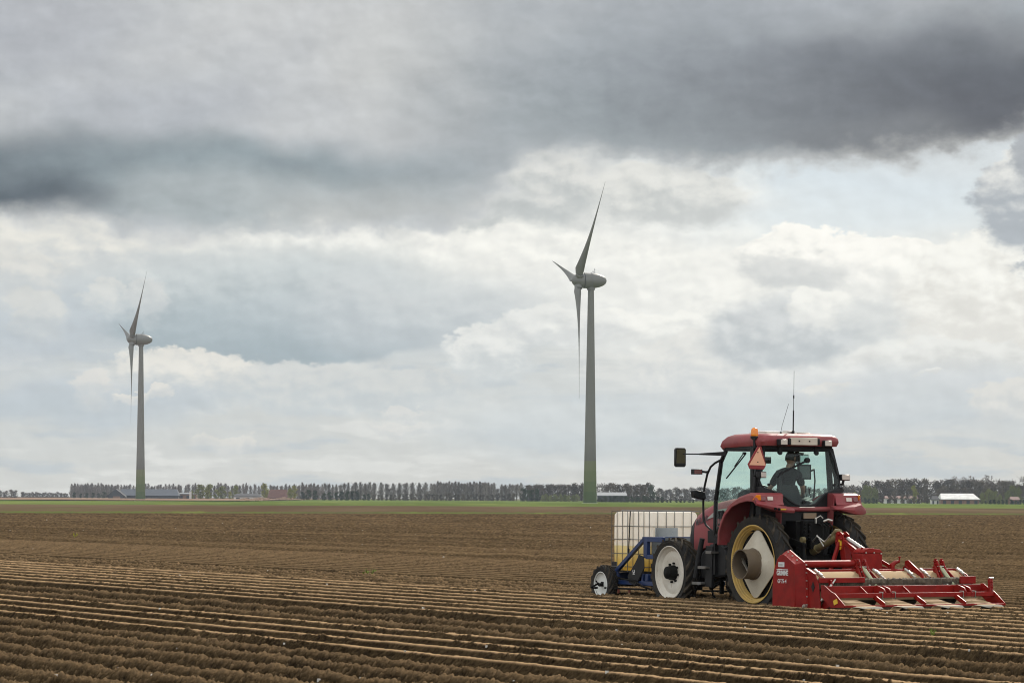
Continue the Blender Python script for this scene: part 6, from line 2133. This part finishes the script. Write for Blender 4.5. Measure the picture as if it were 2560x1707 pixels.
# head space: x forward (face), y left, z up
hb = MB()
nu, nv = 28, 22
vs = []
for j in range(nv + 1):
    ph = PI * j / nv
    z = math.cos(ph)
    for i in range(nu):
        th_ = 2 * PI * i / nu
        x, y = math.sin(ph) * math.cos(th_), math.sin(ph) * math.sin(th_)
        X, Y, Z = x * 0.097, y * 0.076, z * 0.122
        if z < -0.1:                         # jaw narrows, back of the skull recedes to the neck
            f = (-0.1 - z) / 0.9
            Y *= 1 - 0.28 * f
            X = X * (1 - 0.22 * f) + 0.018 * f if x > 0 else X * (1 - 0.42 * f)
        if x > 0.72 and abs(z) < 0.32:       # eye sockets
            e = math.exp(-((abs(y) - 0.38) / 0.20) ** 2 - ((z - 0.08) / 0.13) ** 2)
            X -= 0.012 * e
        vs.append(hm @ Vector((X, Y, Z)))
fs = []
for j in range(nv):
    for i in range(nu):
        i2 = (i + 1) % nu
        fs.append((j * nu + i, j * nu + i2, (j + 1) * nu + i2, (j + 1) * nu + i))
hb.add(vs, fs)
nose = MB().loft([[(0.088, 0.010, 0.018), (0.092, 0, 0.022), (0.088, -0.010, 0.018), (0.080, 0, 0.012)], [(0.100, 0.014, -0.022), (0.116, 0, -0.016), (0.100, -0.014, -0.022), (0.080, 0, -0.028)],
                  [(0.094, 0.015, -0.034), (0.106, 0, -0.034), (0.094, -0.015, -0.034), (0.076, 0, -0.036)]])
lips = MB().ball((0.086, 0, -0.060), 0.012, 8, (0.6, 1.7, 0.45)).ball((0.085, 0, -0.070), 0.012, 8, (0.6, 1.5, 0.45)).ball((0.078, 0, -0.098), 0.016, 8, (0.8, 1.2, 0.8))
ears = MB().ball((-0.005, 0.078, 0.0), 0.030, 8, (0.65, 0.28, 1.05)).ball((-0.005, -0.078, 0.0), 0.030, 8, (0.65, 0.28, 1.05))
ext = [hb]
for mb in (nose, lips, ears):
    q = MB()
    q.add([hm @ Vector(v) for v in mb.v], mb.f)
    ext.append(q)
body = skin_mesh('body', bv, be, M_SKIN, 0, ext)
ey = MB().ball((0.084, 0.029, 0.010), 0.012, 8).ball((0.084, -0.029, 0.010), 0.012, 8)
q = MB(PO)
q.add([hm @ Vector(v) for v in ey.v], ey.f)
q.build('eyes', tint('eye', (0.20, 0.18, 0.16, 1), 0.2), ps)
hv = MB()
vs, fs = [], []
for j in range(13):
    ph = PI * 0.60 * j / 12
    for i in range(nu):
        th_ = 2 * PI * i / nu
        lim = 1.0
        z = math.cos(ph)
        x, y = math.sin(ph) * math.cos(th_), math.sin(ph) * math.sin(th_)
        if x > 0.45 and z < 0.62: z = 0.62; x *= 0.8; y *= 0.8
        vs.append(hm @ Vector((x * 0.103 - 0.004, y * 0.082, z * 0.128)))
for j in range(12):
    for i in range(nu):
        i2 = (i + 1) % nu
        fs.append((j * nu + i, j * nu + i2, (j + 1) * nu + i2, (j + 1) * nu + i))
q = MB(PO)
q.add(vs, fs)
q.build('hair', M_HAIR, ps)
# clothes
sv_ = [(0.34, 0.06, 1.69, 0.140, 0.120), (0.31, 0.055, 1.86, 0.146, 0.116), (0.285, 0.05, 2.02, 0.160, 0.122), (0.275, 0.045, 2.125, 0.130, 0.100), (0.283, 0.032, 2.185, 0.068),
       (0.285, -0.145, 2.10, 0.074), (0.315, -0.21, 1.995, 0.066), (0.338, -0.26, 1.915, 0.060), (0.285, 0.235, 2.10, 0.074), (0.34, 0.28, 1.985, 0.066), (0.375, 0.305, 1.91, 0.060)]
skin_mesh('shirt', sv_, [(0, 1), (1, 2), (2, 3), (3, 4), (3, 5), (5, 6), (6, 7), (3, 8), (8, 9), (9, 10)], M_SHIRT)
tv, te = [(0.34, 0.06, 1.69, 0.142, 0.118)], []
for s in (1, -1):
    y = 0.06 + 0.10 * s
    b0 = len(tv)
    tv += [(0.42, y, 1.69, 0.098), (0.62, y + 0.04 * s, 1.71, 0.085), (0.78, y + 0.06 * s, 1.70, 0.068), (0.84, y + 0.06 * s, 1.52, 0.062), (0.87, y + 0.06 * s, 1.36, 0.055)]
    te += [(0, b0), (b0, b0 + 1), (b0 + 1, b0 + 2), (b0 + 2, b0 + 3), (b0 + 3, b0 + 4)]
skin_mesh('trousers', tv, te, M_TROUS)
for s in (1, -1):
    y = 0.06 + 0.17 * s
    MB(PO).ball((0.97, y, 1.285), 0.05, 10, (2.2, 0.95, 0.75)).build('shoe', M_SHOE, ps)
